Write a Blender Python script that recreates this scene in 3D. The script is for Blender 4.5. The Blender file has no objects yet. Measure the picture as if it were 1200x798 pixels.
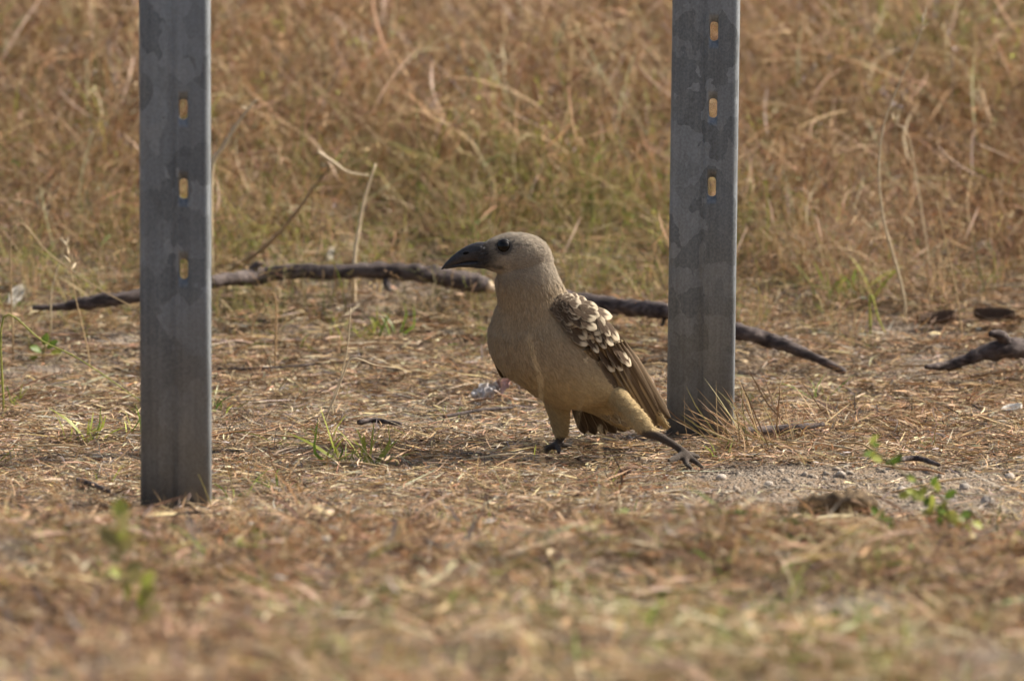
import bpy, bmesh, math, random
import numpy as np
from mathutils import Vector, Matrix, noise as mnoise
from mathutils.bvhtree import BVHTree

random.seed(11)
RNG = np.random.default_rng(11)
SC = bpy.context.scene
COL = SC.collection
R = math.radians

# ------------------------------------------------------------------ camera
CAM_H, CAM_D, PITCH = 1.75, 15.0, 0.10699
LENS = 450.0
cam_d = bpy.data.cameras.new('camera')
cam = bpy.data.objects.new('camera', cam_d)
COL.objects.link(cam)
cam.location = (0, -CAM_D, CAM_H)
cam.rotation_euler = (math.pi / 2 - PITCH, 0, 0)
cam_d.lens = LENS
cam_d.sensor_width = 36
cam_d.clip_start = 0.5
cam_d.clip_end = 3000
cam_d.dof.use_dof = True
cam_d.dof.focus_distance = 15.20
cam_d.dof.aperture_fstop = 6.0
SC.camera = cam

# ------------------------------------------------------------------ light
SUN_EL, SUN_AZ = R(42), R(22)          # azimuth measured from +X towards +Y (behind, to the right)
world = bpy.data.worlds.new('World')
SC.world = world
world.use_nodes = True
wn = world.node_tree
wn.nodes.clear()
sky = wn.nodes.new('ShaderNodeTexSky')
sky.sky_type = 'NISHITA'
sky.sun_disc = False
sky.sun_elevation = SUN_EL
sky.sun_rotation = R(90) - SUN_AZ
sky.dust_density = 4.0
sky.ozone_density = 0.6
bgn = wn.nodes.new('ShaderNodeBackground')
bgn.inputs[1].default_value = 0.092
wo = wn.nodes.new('ShaderNodeOutputWorld')
hz = wn.nodes.new('ShaderNodeHueSaturation')      # hazy, washed-out blue all over the sky
hz.inputs['Saturation'].default_value = .8
wn.links.new(sky.outputs[0], hz.inputs['Color'])
wn.links.new(hz.outputs[0], bgn.inputs[0])
wn.links.new(bgn.outputs[0], wo.inputs[0])
sl = bpy.data.lights.new('sun', 'SUN')
sl.energy = 4.7
sl.angle = R(0.6)
sl.color = (1.0, 0.93, 0.82)
sun = bpy.data.objects.new('sun', sl)
COL.objects.link(sun)
sd = Vector((math.cos(SUN_EL) * math.cos(SUN_AZ), math.cos(SUN_EL) * math.sin(SUN_AZ), math.sin(SUN_EL)))
sun.rotation_euler = sd.to_track_quat('Z', 'Y').to_euler()
sun.location = (4, 3, 6)
vs = SC.view_settings
vs.view_transform = 'Standard'
vs.look = 'None'
vs.exposure = 0.90
vs.gamma = 1.0
cy = SC.cycles
cy.max_bounces = 5; cy.diffuse_bounces = 3; cy.glossy_bounces = 2; cy.transmission_bounces = 2
cy.use_adaptive_sampling = True; cy.adaptive_threshold = .03

# ------------------------------------------------------------------ photo measurements -> places
PXS = 36.0 / LENS / 1200.0
FWD = Vector((0, math.cos(PITCH), -math.sin(PITCH)))
UPV = Vector((0, math.sin(PITCH), math.cos(PITCH)))
CPOS = Vector(cam.location)


def ray(px, py):
    return FWD + Vector((1, 0, 0)) * ((px - 600) * PXS) + UPV * ((399 - py) * PXS)


def at(px, py, Y):
    d = ray(px, py)
    return CPOS + d * ((Y + CAM_D) / d.y)


def proj_np(P):
    d = P - np.array(CPOS)
    f = d @ np.array(FWD)
    return 600 + d[:, 0] / f / PXS, 399 - (d @ np.array(UPV)) / f / PXS


# ------------------------------------------------------------------ terrain heights
def sstep(a, b, x):
    t = np.clip((x - a) / (b - a), 0, 1)
    return t * t * (3 - 2 * t)


_ty = np.linspace(-60, 700, 38001)
_slope = 0.15 * sstep(0.25, 1.0, _ty) * (1 - sstep(4, 9, _ty)) + 0.004 * sstep(5, 10, _ty)
_th = np.concatenate([[0], np.cumsum(_slope[:-1] * np.diff(_ty))])
_th -= np.interp(0, _ty, _th)
_lat = RNG.random((4, 257, 257))


def vnoise(x, y, k=0):
    x = np.asarray(x, float) + 1000.3
    y = np.asarray(y, float) + 1000.7
    xi, yi = np.floor(x).astype(int), np.floor(y).astype(int)
    fx, fy = x - xi, y - yi
    fx, fy = fx * fx * (3 - 2 * fx), fy * fy * (3 - 2 * fy)
    L = _lat[k]
    a, b = L[xi % 256, yi % 256], L[(xi + 1) % 256, yi % 256]
    c, d = L[xi % 256, (yi + 1) % 256], L[(xi + 1) % 256, (yi + 1) % 256]
    return (a * (1 - fx) + b * fx) * (1 - fy) + (c * (1 - fx) + d * fx) * fy


FOOT_NEAR = at(803, 541, -0.04)
FOOT_FAR = at(655, 525, 0.055)


def raw_h(x, y):
    x, y = np.asarray(x, float), np.asarray(y, float)
    h = np.interp(y, _ty, _th)
    h = h + 0.05 * sstep(-0.85, -1.35, y) + sstep(-.85, -1.3, y) * (.05 * (vnoise(x * 4.1, y * 3.0, 3) - .5) + .03 * (vnoise(x * 10, y * 8, 2) - .5))
    amp = 0.35 + 0.65 * sstep(0.25, 0.9, np.abs(y))
    h = h + amp * (0.018 * (vnoise(x * 2.3, y * 2.3, 0) - .5) + 0.012 * (vnoise(x * 7, y * 7, 1) - .5)) + 0.004 * (vnoise(x * 25, y * 25, 2) - .5)
    return h


_fix = []
for p_ in (FOOT_NEAR, FOOT_FAR):
    _fix.append((p_.x, p_.y, p_.z - 0.024 - float(raw_h(p_.x, p_.y))))


def gh(x, y):
    h = raw_h(x, y)
    for fx, fy, dz in _fix:
        h = h + dz * np.exp(-((np.asarray(x) - fx) ** 2 / 0.007 + (np.asarray(y) - fy) ** 2 / 0.010))
    return h


def ground_at(px, py):
    d = ray(px, py)
    t = 11.0
    for _ in range(900):
        p = CPOS + d * t
        if p.z <= float(gh(p.x, p.y)):
            break
        t += 0.015
    p.z = float(gh(p.x, p.y))
    return p


# ------------------------------------------------------------------ small helpers
def tag(o, label=None, cat=None, group=None, kind=None):
    if label: o['label'] = label
    if cat: o['category'] = cat
    if group: o['group'] = group
    if kind: o['kind'] = kind
    return o


def link(name, me, parent=None, mat=None, loc=None):
    o = bpy.data.objects.new(name, me)
    COL.objects.link(o)
    if mat is not None and not me.materials:
        me.materials.append(mat)
    if parent is not None:
        o.parent = parent
    if loc is not None:
        o.location = loc
    return o


def empty(name, loc):
    o = bpy.data.objects.new(name, None)
    COL.objects.link(o)
    o.location = loc
    o.empty_display_size = 0.02
    return o


def mesh_np(name, V, F, cols=None, smooth=True):
    """V (n,3); F list/array of polygons; cols (n,3) linear base colours of the thing itself"""
    me = bpy.data.meshes.new(name)
    me.from_pydata([tuple(v) for v in V], [], [tuple(f) for f in F])
    if cols is not None:
        a = me.color_attributes.new('col', 'FLOAT_COLOR', 'POINT')
        c4 = np.ones((len(V), 4), np.float32)
        c4[:, :3] = cols
        a.data.foreach_set('color', c4.ravel())
    me.polygons.foreach_set('use_smooth', [smooth] * len(me.polygons))
    me.update()
    return me


def catmull(P, n):
    P = np.asarray(P, float)
    Q = np.vstack([2 * P[0] - P[1], P, 2 * P[-1] - P[-2]])
    out = []
    for i in range(1, len(Q) - 2):
        p0, p1, p2, p3 = Q[i - 1], Q[i], Q[i + 1], Q[i + 2]
        for k in range(n):
            t = k / n
            out.append(.5 * (2 * p1 + (p2 - p0) * t + (2 * p0 - 5 * p1 + 4 * p2 - p3) * t * t + (3 * p1 - p0 - 3 * p2 + p3) * t ** 3))
    out.append(Q[-2])
    return np.array(out)


def loft(secs, n=6, seg=20, power=2.0):
    """secs: (x,y,z, r_side, r_depth).  Elliptical tube; depth axis is world Y made square to the path."""
    S = catmull(secs, n)
    C, rs, rd = S[:, :3], np.maximum(S[:, 3], 2e-4), np.maximum(S[:, 4], 2e-4)
    T = np.gradient(C, axis=0)
    T /= np.linalg.norm(T, axis=1)[:, None] + 1e-12
    V, F = [], []
    for i in range(len(C)):
        t = T[i]
        d = np.array([0, 1, 0]) - t * t[1]
        d /= np.linalg.norm(d) + 1e-9
        s = np.cross(t, d)
        for k in range(seg):
            a = 2 * math.pi * k / seg
            V.append(C[i] + s * rs[i] * math.cos(a) + d * rd[i] * math.sin(a))
    for i in range(len(C) - 1):
        for k in range(seg):
            F.append((i * seg + k, i * seg + (k + 1) % seg, (i + 1) * seg + (k + 1) % seg, (i + 1) * seg + k))
    b = len(V)
    V.append(C[0]); V.append(C[-1])
    for k in range(seg):
        F.append((b, (k + 1) % seg, k))
        o = (len(C) - 1) * seg
        F.append((b + 1, o + k, o + (k + 1) % seg))
    return np.array(V), F


def merge(parts):
    V, F, o = [], [], 0
    for v, f in parts:
        V.append(v)
        F += [tuple(i + o for i in q) for q in f]
        o += len(v)
    return np.vstack(V), F


def tube(P, rad, n=5, seg=8, jitter=0.0, nscale=60.0, flat=1.0):
    """round tube through 3-D points, radius per point, optional lumpy surface"""
    S = catmull([tuple(p) + (r,) for p, r in zip(P, rad)], n)
    C, r = S[:, :3], np.maximum(S[:, 3], 1e-4)
    T = np.gradient(C, axis=0)
    T /= np.linalg.norm(T, axis=1)[:, None] + 1e-12
    ref = np.array([0.03, 1, 0.05])
    V, F = [], []
    for i in range(len(C)):
        d = ref - T[i] * (ref @ T[i])
        if np.linalg.norm(d) < .1:
            d = np.array([1, 0, 0]) - T[i] * T[i][0]
        d /= np.linalg.norm(d)
        s = np.cross(T[i], d)
        for k in range(seg):
            a = 2 * math.pi * k / seg
            u = s * math.cos(a) + d * math.sin(a) * flat
            rr = r[i]
            if jitter:
                q = (C[i] + u * rr) * nscale
                rr *= 1 + jitter * mnoise.noise(Vector(q)) + .5 * jitter * mnoise.noise(Vector(q * 2.7))
            V.append(C[i] + u * rr)
    for i in range(len(C) - 1):
        for k in range(seg):
            F.append((i * seg + k, i * seg + (k + 1) % seg, (i + 1) * seg + (k + 1) % seg, (i + 1) * seg + k))
    b = len(V)
    V.append(C[0]); V.append(C[-1])
    for k in range(seg):
        F.append((b, (k + 1) % seg, k))
        o = (len(C) - 1) * seg
        F.append((b + 1, o + k, o + (k + 1) % seg))
    return np.array(V), F


# ------------------------------------------------------------------ materials
class NT:
    def __init__(s, name):
        s.m = bpy.data.materials.new(name)
        s.m.use_nodes = True
        s.t = s.m.node_tree
        s.t.nodes.clear()
        s.out = s.n('ShaderNodeOutputMaterial')

    def n(s, typ, **kw):
        nd = s.t.nodes.new(typ)
        for k, v in kw.items():
            setattr(nd, k, v)
        return nd

    def l(s, a, b):
        s.t.links.new(a, b)

    def tex(s, typ, vec, **kw):
        nd = s.n(typ)
        for k, v in kw.items():
            nd.inputs[k].default_value = v
        if vec is not None:
            s.l(vec, nd.inputs['Vector'])
        return nd

    def ramp(s, fac, stops):
        nd = s.n('ShaderNodeValToRGB')
        e = nd.color_ramp.elements
        while len(e) < len(stops):
            e.new(.5)
        for q, (p, c) in zip(e, stops):
            q.position = p
            q.color = (c[0], c[1], c[2], 1) if not np.isscalar(c) else (c, c, c, 1)
        s.l(fac, nd.inputs[0])
        return nd.outputs[0]

    def mix(s, fac, a, b, mode='MIX'):
        nd = s.n('ShaderNodeMix', data_type='RGBA', blend_type=mode)
        for sock, v in ((nd.inputs[0], fac), (nd.inputs[6], a), (nd.inputs[7], b)):
            if hasattr(v, 'is_linked'):
                s.l(v, sock)
            elif np.isscalar(v):
                sock.default_value = v
            else:
                sock.default_value = tuple(v) + (1,)
        return nd.outputs[2]

    def math(s, op, a, b=None, c=None):
        nd = s.n('ShaderNodeMath', operation=op)
        for i, v in enumerate((a, b, c)):
            if v is None: continue
            if hasattr(v, 'is_linked'): s.l(v, nd.inputs[i])
            else: nd.inputs[i].default_value = v
        return nd.outputs[0]

    def bump(s, h, strength, dist):
        nd = s.n('ShaderNodeBump')
        nd.inputs['Strength'].default_value = strength
        nd.inputs['Distance'].default_value = dist
        s.l(h, nd.inputs['Height'])
        return nd.outputs[0]

    def bsdf(s, col, rough=.8, spec=.25, metal=0.0, normal=None):
        b = s.n('ShaderNodeBsdfPrincipled')
        for nm, v in (('Base Color', col), ('Roughness', rough), ('Metallic', metal), ('Specular IOR Level', spec)):
            if hasattr(v, 'is_linked'): s.l(v, b.inputs[nm])
            elif np.isscalar(v): b.inputs[nm].default_value = v
            else: b.inputs[nm].default_value = tuple(v) + (1,)
        if normal is not None: s.l(normal, b.inputs['Normal'])
        return b

    def done(s, sh):
        s.l(sh, s.out.inputs['Surface'])
        return s.m


def mat_blade(name, transl=.3, rough=.6, var=.35):
    """plant matter: colour attribute, small random shift per instance, light passes through"""
    m = NT(name)
    a = m.n('ShaderNodeAttribute', attribute_name='col')
    oi = m.n('ShaderNodeObjectInfo')
    geo = m.n('ShaderNodeNewGeometry')
    nz = m.tex('ShaderNodeTexNoise', geo.outputs['Position'], Scale=240.0, Detail=2.0)
    v = m.math('ADD', m.math('MULTIPLY', oi.outputs['Random'], var), 1 - var / 2)
    v = m.math('MULTIPLY', v, m.math('ADD', m.math('MULTIPLY', nz.outputs[0], .6), .7))
    hs = m.n('ShaderNodeHueSaturation')
    m.l(a.outputs['Color'], hs.inputs['Color'])
    m.l(v, hs.inputs['Value'])
    b = m.bsdf(hs.outputs[0], rough, .2)
    tr = m.n('ShaderNodeBsdfTranslucent')
    m.l(hs.outputs[0], tr.inputs[0])
    mx = m.n('ShaderNodeMixShader')
    mx.inputs[0].default_value = transl
    m.l(b.outputs[0], mx.inputs[1])
    m.l(tr.outputs[0], mx.inputs[2])
    return m.done(mx.outputs[0])


M_DRY = mat_blade('dry_grass', .28)
M_GREEN = mat_blade('green_leaf', .35, .45)
M_STRAW = mat_blade('straw', .15, .55)


def make_soil():
    m = NT('soil')
    geo = m.n('ShaderNodeNewGeometry')
    P = geo.outputs['Position']
    big = m.tex('ShaderNodeTexNoise', P, Scale=1.7, Detail=4.0)
    mid = m.tex('ShaderNodeTexNoise', P, Scale=22.0, Detail=6.0, Roughness=.65)
    fine = m.tex('ShaderNodeTexNoise', P, Scale=320.0, Detail=3.0)
    vor = m.tex('ShaderNodeTexVoronoi', P, Scale=170.0)
    c = m.ramp(mid.outputs[0], [(.28, (.085, .062, .042)), (.5, (.19, .145, .105)), (.72, (.32, .265, .21))])
    c2 = m.ramp(fine.outputs[0], [(.3, (.07, .055, .042)), (.55, (.24, .2, .16)), (.75, (.42, .37, .31))])
    c = m.mix(.5, c, c2)
    c = m.mix(m.ramp(big.outputs[0], [(.4, 0.0), (.65, .6)]), c, (.23, .15, .085))
    h = m.math('ADD', m.math('MULTIPLY', vor.outputs['Distance'], .7), m.math('MULTIPLY', fine.outputs[0], .5))
    b = m.bsdf(c, .95, .1, 0, m.bump(h, .8, .006))
    return m.done(b.outputs[0])


M_SOIL = make_soil()


def make_steel():
    m = NT('galvanised_steel')
    tc = m.n('ShaderNodeTexCoord')
    oi = m.n('ShaderNodeObjectInfo')
    add = m.n('ShaderNodeVectorMath', operation='ADD')
    cmb = m.n('ShaderNodeCombineXYZ')
    m.l(m.math('MULTIPLY', oi.outputs['Random'], 7.0), cmb.inputs[2])
    m.l(tc.outputs['Object'], add.inputs[0]); m.l(cmb.outputs[0], add.inputs[1])
    mp = m.n('ShaderNodeMapping')
    mp.inputs['Scale'].default_value = (1, 1, .75)
    m.l(add.outputs[0], mp.inputs[0])
    P = mp.outputs[0]
    wob = m.tex('ShaderNodeTexNoise', P, Scale=45.0, Detail=2.0)
    vm = m.n('ShaderNodeVectorMath', operation='MULTIPLY_ADD')
    m.l(wob.outputs['Color'], vm.inputs[0])
    vm.inputs[1].default_value = (.034, .034, .034)
    m.l(P, vm.inputs[2])
    vor = m.tex('ShaderNodeTexVoronoi', vm.outputs[0], Scale=38.0)
    sp = m.n('ShaderNodeSeparateColor')
    m.l(vor.outputs['Color'], sp.inputs[0])
    fine = m.tex('ShaderNodeTexNoise', P, Scale=420.0, Detail=3.0)
    wash = m.tex('ShaderNodeTexNoise', P, Scale=9.0, Detail=5.0, Roughness=.6)
    mp2 = m.n('ShaderNodeMapping')
    mp2.inputs['Scale'].default_value = (160, 160, 5)
    m.l(tc.outputs['Object'], mp2.inputs[0])
    streak = m.tex('ShaderNodeTexNoise', mp2.outputs[0], Scale=1.0, Detail=3.0)
    v = m.ramp(sp.outputs[0], [(.0, .09), (.30, .105), (.42, .158), (.66, .18), (.76, .24)])
    # lower part of a post is weathered evenly: spangle fades out towards the ground
    sx = m.n('ShaderNodeSeparateXYZ')
    m.l(tc.outputs['Object'], sx.inputs[0])
    fade = m.ramp(m.math('ADD', sx.outputs[2], m.math('MULTIPLY', wash.outputs[0], .3)), [(.18, .3), (.45, 1.0)])
    c = m.mix(fade, (.185, .185, .185), v)
    v2 = m.tex('ShaderNodeTexVoronoi', vm.outputs[0], Scale=170.0)
    s2 = m.n('ShaderNodeSeparateColor'); m.l(v2.outputs['Color'], s2.inputs[0])
    c = m.mix(.11, c, m.ramp(s2.outputs[0], [(0, .07), (1, .30)]))
    c = m.mix(.18, c, m.ramp(wash.outputs[0], [(.3, .09), (.7, .23)]))
    c = m.mix(.22, c, m.ramp(streak.outputs[0], [(.3, .07), (.7, .28)]))
    c = m.mix(.16, c, m.ramp(fine.outputs[0], [(.35, .05), (.65, .32)]))
    c = m.mix(1.0, c, (1.12, 1.21, 1.29), 'MULTIPLY')
    soil = m.ramp(m.math('ADD', sx.outputs[2], m.math('MULTIPLY', wash.outputs[0], .05)), [(.02, .55), (.075, 0.0)])
    c = m.mix(soil, c, (.16, .125, .09))
    rg = m.ramp(sp.outputs[1], [(0, .5), (1, .66)])
    b = m.bsdf(c, rg, .4, .55, m.bump(fine.outputs[0], .12, .0006))
    return m.done(b.outputs[0])


M_STEEL = make_steel()


def make_bark():
    m = NT('bark')
    tc = m.n('ShaderNodeTexCoord')
    P = tc.outputs['Object']
    mp = m.n('ShaderNodeMapping')
    mp.inputs['Scale'].default_value = (.35, 1, 1)
    m.l(P, mp.inputs[0])
    n1 = m.tex('ShaderNodeTexNoise', mp.outputs[0], Scale=140.0, Detail=6.0, Roughness=.65)
    n2 = m.tex('ShaderNodeTexNoise', P, Scale=28.0, Detail=3.0)
    c = m.ramp(n1.outputs[0], [(.3, (.020, .015, .014)), (.5, (.062, .047, .043)), (.7, (.175, .14, .125))])
    c = m.mix(m.ramp(n2.outputs[0], [(.45, 0.0), (.7, .45)]), c, (.16, .13, .12))
    b = m.bsdf(c, .85, .2, 0, m.bump(n1.outputs[0], .8, .004))
    return m.done(b.outputs[0])


M_BARK = make_bark()


def mat_plain(name, c1, c2, scale=60., rough=.85, bump=.4, spec=.2):
    m = NT(name)
    tc = m.n('ShaderNodeTexCoord')
    oi = m.n('ShaderNodeObjectInfo')
    nz = m.tex('ShaderNodeTexNoise', tc.outputs['Object'], Scale=scale, Detail=5.0, Roughness=.65)
    f2 = m.tex('ShaderNodeTexNoise', tc.outputs['Object'], Scale=scale * 6, Detail=2.0)
    c = m.mix(m.ramp(nz.outputs[0], [(.32, 0.0), (.68, 1.0)]), c1, c2)
    v = m.math('ADD', m.math('MULTIPLY', oi.outputs['Random'], .5), .75)
    hs = m.n('ShaderNodeHueSaturation')
    m.l(c, hs.inputs['Color']); m.l(v, hs.inputs['Value'])
    b = m.bsdf(hs.outputs[0], rough, spec, 0, m.bump(m.math('ADD', nz.outputs[0], m.math('MULTIPLY', f2.outputs[0], .4)), bump, .003))
    return m.done(b.outputs[0])


M_STONE = mat_plain('stone', (.30, .25, .20), (.48, .42, .36), 90.)
M_REDSTONE = mat_plain('red_stone', (.07, .035, .025), (.15, .08, .055), 90.)
M_GRIT = mat_plain('grit', (.12, .095, .072), (.38, .315, .245), .8, .9, .2)
M_PALEWOOD = mat_plain('broken_wood', (.38, .27, .17), (.62, .5, .36), 200.)
M_CHUNK = mat_plain('rotten_wood', (.06, .04, .025), (.21, .145, .08), 70., .9, 1.0)
M_DEADLEAF = mat_plain('dead_leaf', (.05, .03, .02), (.15, .09, .055), 60., .7, .5)
M_SCRAPW = mat_plain('pale_petal', (.5, .46, .44), (.72, .68, .66), 90., .7, .4)
M_SCRAPP = mat_plain('pink_petal', (.56, .35, .31), (.68, .50, .45), 60., .6, .3)
M_WHITE = mat_plain('white_leaf', (.46, .43, .38), (.68, .64, .58), 60., .7, .4)

# ------------------------------------------------------------------ the ground sheet


def axis(fine0, fine1, step, far):
    a = list(np.arange(fine0, fine1 + 1e-6, step))
    s, x = step, fine1
    while x < far:
        s *= 1.35; x += s; a.append(x)
    s, x = step, fine0
    while x > -far:
        s *= 1.35; x -= s; a.insert(0, x)
    return np.array(a)


gx, gy = axis(-1.6, 1.6, .02, 600), axis(-3.2, 4.2, .02, 600)
XX, YY = np.meshgrid(gx, gy)
ZZ = gh(XX, YY)
nx, ny = len(gx), len(gy)
gV = np.stack([XX.ravel(), YY.ravel(), ZZ.ravel()], 1)
ii = np.arange(nx * ny).reshape(ny, nx)
gF = np.stack([ii[:-1, :-1], ii[:-1, 1:], ii[1:, 1:], ii[1:, :-1]], -1).reshape(-1, 4)
tag(link('ground', mesh_np('ground', gV, gF), mat=M_SOIL), 'bare grey-brown soil under the dry grass', kind='structure')

# ------------------------------------------------------------------ steel posts
def make_post(name, x0px, base, rotz, lean, slots, height):
    W = .0755
    r = .005
    prof = [(0, .030)]
    for k in range(5):
        a = math.pi / 2 * k / 4
        prof.append((r - r * math.cos(a), r - r * math.sin(a) + .002))
    prof += [(.030, .0035), (.0345, .0062), (.0375, .0062), (.0415, .0030)]
    s0 = len(prof) - 1 + 1
    prof += [(.0405 + .002, .0028), (.0545, .0024)]
    ka = len(prof) - 2
    for k in range(5):
        a = math.pi / 2 * k / 4
        prof.append((W - r + r * math.sin(a), .002 + r - r * math.cos(a)))
    prof.append((W, .034))
    zs = sorted(slots)
    lv = [-.12]
    cells = []
    for z in zs:
        cells.append((len(lv), z))
        lv += [z - .022, z + .022]
    lv.append(height)
    bm = bmesh.new()
    grid = [[bm.verts.new((x - W / 2, y, z)) for z in lv] for x, y in prof]
    hole_rows = {c[0]: c[1] for c in cells}
    for i in range(len(prof) - 1):
        for j in range(len(lv) - 1):
            a, b, c, d = grid[i][j], grid[i + 1][j], grid[i + 1][j + 1], grid[i][j + 1]
            if i == ka and j in hole_rows:
                zc = hole_rows[j]
                xc = (prof[i][0] + prof[i + 1][0]) / 2 - W / 2
                yc = (prof[i][1] + prof[i + 1][1]) / 2
                hw, hh, ch = .0055, .0116, .0042
                pts = [(-hw, hh - ch), (-hw * .75, hh - ch * .35), (-hw * .3, hh), (hw * .3, hh), (hw * .75, hh - ch * .35), (hw, hh - ch),
                       (hw, -hh + ch), (hw * .75, -hh + ch * .35), (hw * .3, -hh), (-hw * .3, -hh), (-hw * .75, -hh + ch * .35), (-hw, -hh + ch)]
                hv = [bm.verts.new((xc + p, yc, zc + q)) for p, q in pts]
                bm.faces.new([a, hv[11], hv[0], d])
                bm.faces.new([d, hv[0], hv[1], hv[2], hv[3], hv[4], hv[5], c])
                bm.faces.new([c, hv[5], hv[6], b])
                bm.faces.new([b, hv[6], hv[7], hv[8], hv[9], hv[10], hv[11], a])
            else:
                bm.faces.new([a, b, c, d])
    bmesh.ops.recalc_face_normals(bm, faces=bm.faces)
    me = bpy.data.meshes.new(name)
    bm.to_mesh(me); bm.free()
    o = link(name, me, mat=M_STEEL)
    md = o.modifiers.new('sheet', 'SOLIDIFY')
    md.thickness = .0042
    md.offset = 0
    for p in me.polygons: p.use_smooth = True
    me.set_sharp_from_angle(angle=R(40))
    o.location = base
    o.rotation_euler = (0, lean, rotz)
    return o


YL, YR = -.51, .22


def slot_heights(Y, pys, px, extra):
    b = float(gh(at(px, 500, Y).x, Y))
    z = [at(px, p, Y).z - b for p in pys]
    step = (z[0] - z[-1]) / (len(z) - 1)
    return z + [z[0] + step * (k + 1) for k in range(extra)]


pl = at(205, 585, YL)
pl.z = float(gh(pl.x, YL))
tag(make_post('steel_post', 205, pl, R(-2.6), 0.0, slot_heights(YL, (128, 221, 315), 213, 0), 1.72),
    'nearer galvanised steel post, left of the bird, with three slots above a patchy face', 'post', 'slotted steel posts')
pr = at(819.5, 508, YR)
pr.z = float(gh(pr.x, YR))
tag(make_post('steel_post', 820, pr, R(-3.8), R(.72), slot_heights(YR, (37, 127, 219), 830, 12), 1.72),
    'leaning galvanised steel post right of the bird with dry grass tuft at its foot', 'post', 'slotted steel posts')

# ------------------------------------------------------------------ fallen branches


def path_ground(pts, lift):
    out = []
    for (px, py, r), lf in zip(pts, lift):
        g = ground_at(px, py + r)
        out.append(Vector((g.x, g.y, g.z + r * .001 + lf)))
    return out


def branch(name, pts, label, Y=None, knobs=(), ends=()):
    """pts: (px, py, radius mm); Y: depth per point"""
    P = [at(a, b, y) for (a, b, r), y in zip(pts, Y)]
    rad = [r * .001 for _, _, r in pts]
    o0 = P[0]
    root = empty(name, (o0.x, o0.y, float(gh(o0.x, o0.y))))
    base = Vector(root.location)
    V, F = tube([p - base for p in P], rad, 12, 14, .30, 75.)
    me = mesh_np('wood', V, F)
    link('wood', me, root, M_BARK)
    for kp, kr in knobs:
        A = [at(x, y, d) - base for x, y, d in kp]
        V, F = tube(A, [q * .001 for q in kr], 5, 9, .25, 70.)
        link('side_twig', mesh_np('side_twig', V, F), root, M_BARK)
    for (x, y, d, rr) in ends:
        c = at(x, y, d) - base
        V, F = tube([c, c + Vector((.006, -.002, -.001)), c + Vector((.010, -.003, .002))], [rr, rr * .8, rr * .25], 3, 9, .5, 200.)
        link('broken_end', mesh_np('broken_end', V, F), root, M_PALEWOOD)
    tag(root, label, 'branch', 'fallen branches on the ground')
    return root


def ydep(px, py):
    return ground_at(px, py + 24).y


yb = ydep(400, 345)
branch('fallen_branch', [(38, 361, 3), (75, 359, 5), (105, 354, 9), (150, 349, 8), (200, 340, 8), (262, 328, 8), (300, 324, 11), (335, 319, 9.5), (385, 319, 9.5), (440, 317, 10), (480, 319, 11), (520, 325, 11.5), (552, 331, 12), (572, 335, 9)],
       'long dark branch lying behind the left post and ending broken off behind the beak',
       [ydep(60, 372)] * 4 + [yb - .12, yb - .06] + [yb] * 8,
       knobs=[([(296, 322, yb), (300, 311, yb - .01), (309, 310, yb - .01)], (7, 5, 2)), ([(452, 330, yb - .01), (455, 337, yb - .02), (457, 341, yb - .03)], (5, 4, 2))],
       ends=[(572, 336, yb - .004, .0085)])
y2 = ydep(730, 380)
y3 = ydep(900, 412)
branch('fallen_branch', [(606, 338, 8), (650, 346, 9), (690, 354, 10), (740, 361, 10.5), (785, 366, 10), (830, 378, 10), (870, 389, 10), (900, 399, 9), (922, 405, 8), (944, 414, 6.5), (966, 424, 5), (990, 436, 4)],
       'dark branch passing from behind the bird to behind the right post, thinning into the litter',
       [y2, y2, y2, y2 - .03, y2 - .08, y3 + .05, y3, y3, y3 - .02, y3 - .03, y3 - .04, y3 - .05],
       knobs=[([(772, 362, y2 - .05), (778, 371, y2 - .07), (776, 382, y2 - .08)], (4, 3, 1.5))])
y4 = ydep(1170, 428)
branch('fallen_branch', [(1085, 430, 3), (1112, 428, 6), (1135, 420, 8), (1160, 413, 11), (1185, 408, 12), (1215, 409, 12), (1260, 405, 11), (1310, 398, 8)],
       'thick grey-brown branch with a forked stub entering at the right edge',
       [y4 - .02, y4, y4, y4, y4, y4 + .02, y4 + .05, y4 + .08],
       knobs=[([(1180, 402, y4), (1172, 393, y4 - .01), (1160, 391, y4 - .02)], (9, 7, 4))])

# ------------------------------------------------------------------ the bird
mm = .001


def S(px, py, Y, rs, rd):
    p = at(px, py, Y)
    return (p.x, p.y, p.z, rs * mm, rd * mm)


neck_body = [S(602, 299, -.028, 22, 17), S(612, 316, -.024, 35, 24), S(618, 333, -.018, 38, 29), S(623, 350, -.010, 41, 36), S(627, 369, -.002, 53, 44),
             S(633, 391, .004, 63.5, 51), S(651, 413, .012, 57, 54), S(673, 435, .022, 48.5, 50), S(699, 448, .040, 28, 40), S(724, 462, .058, 16, 28), S(745, 478, .075, 9, 15), S(760, 490, .088, 4, 6)]
head = [S(558, 301, -.036, 9, 6), S(567, 300, -.035, 15, 10), S(579, 299, -.033, 20.5, 15.5), S(594, 298, -.030, 25, 19.5), S(609, 299, -.028, 26.5, 22), S(623, 303, -.024, 25.5, 21), S(634, 311, -.020, 18, 15), S(639, 318, -.018, 9, 8)]
mantle = [S(652, 358, .004, 8, 16), S(663, 366, .016, 16, 26), S(682, 386, .032, 19, 32), S(703, 413, .050, 17, 28), S(726, 446, .070, 11, 18), S(750, 478, .090, 6, 9)]
wing_shell = [S(650, 358, -.026, 8, 7), S(660, 362, -.027, 14, 11), S(680, 377, -.022, 18.5, 14), S(701, 397, -.008, 18.5, 13), S(728, 427, .018, 13, 10), S(750, 455, .042, 10, 7), S(768, 482, .062, 6.5, 4), S(781, 501, .076, 3, 2)]
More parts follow.
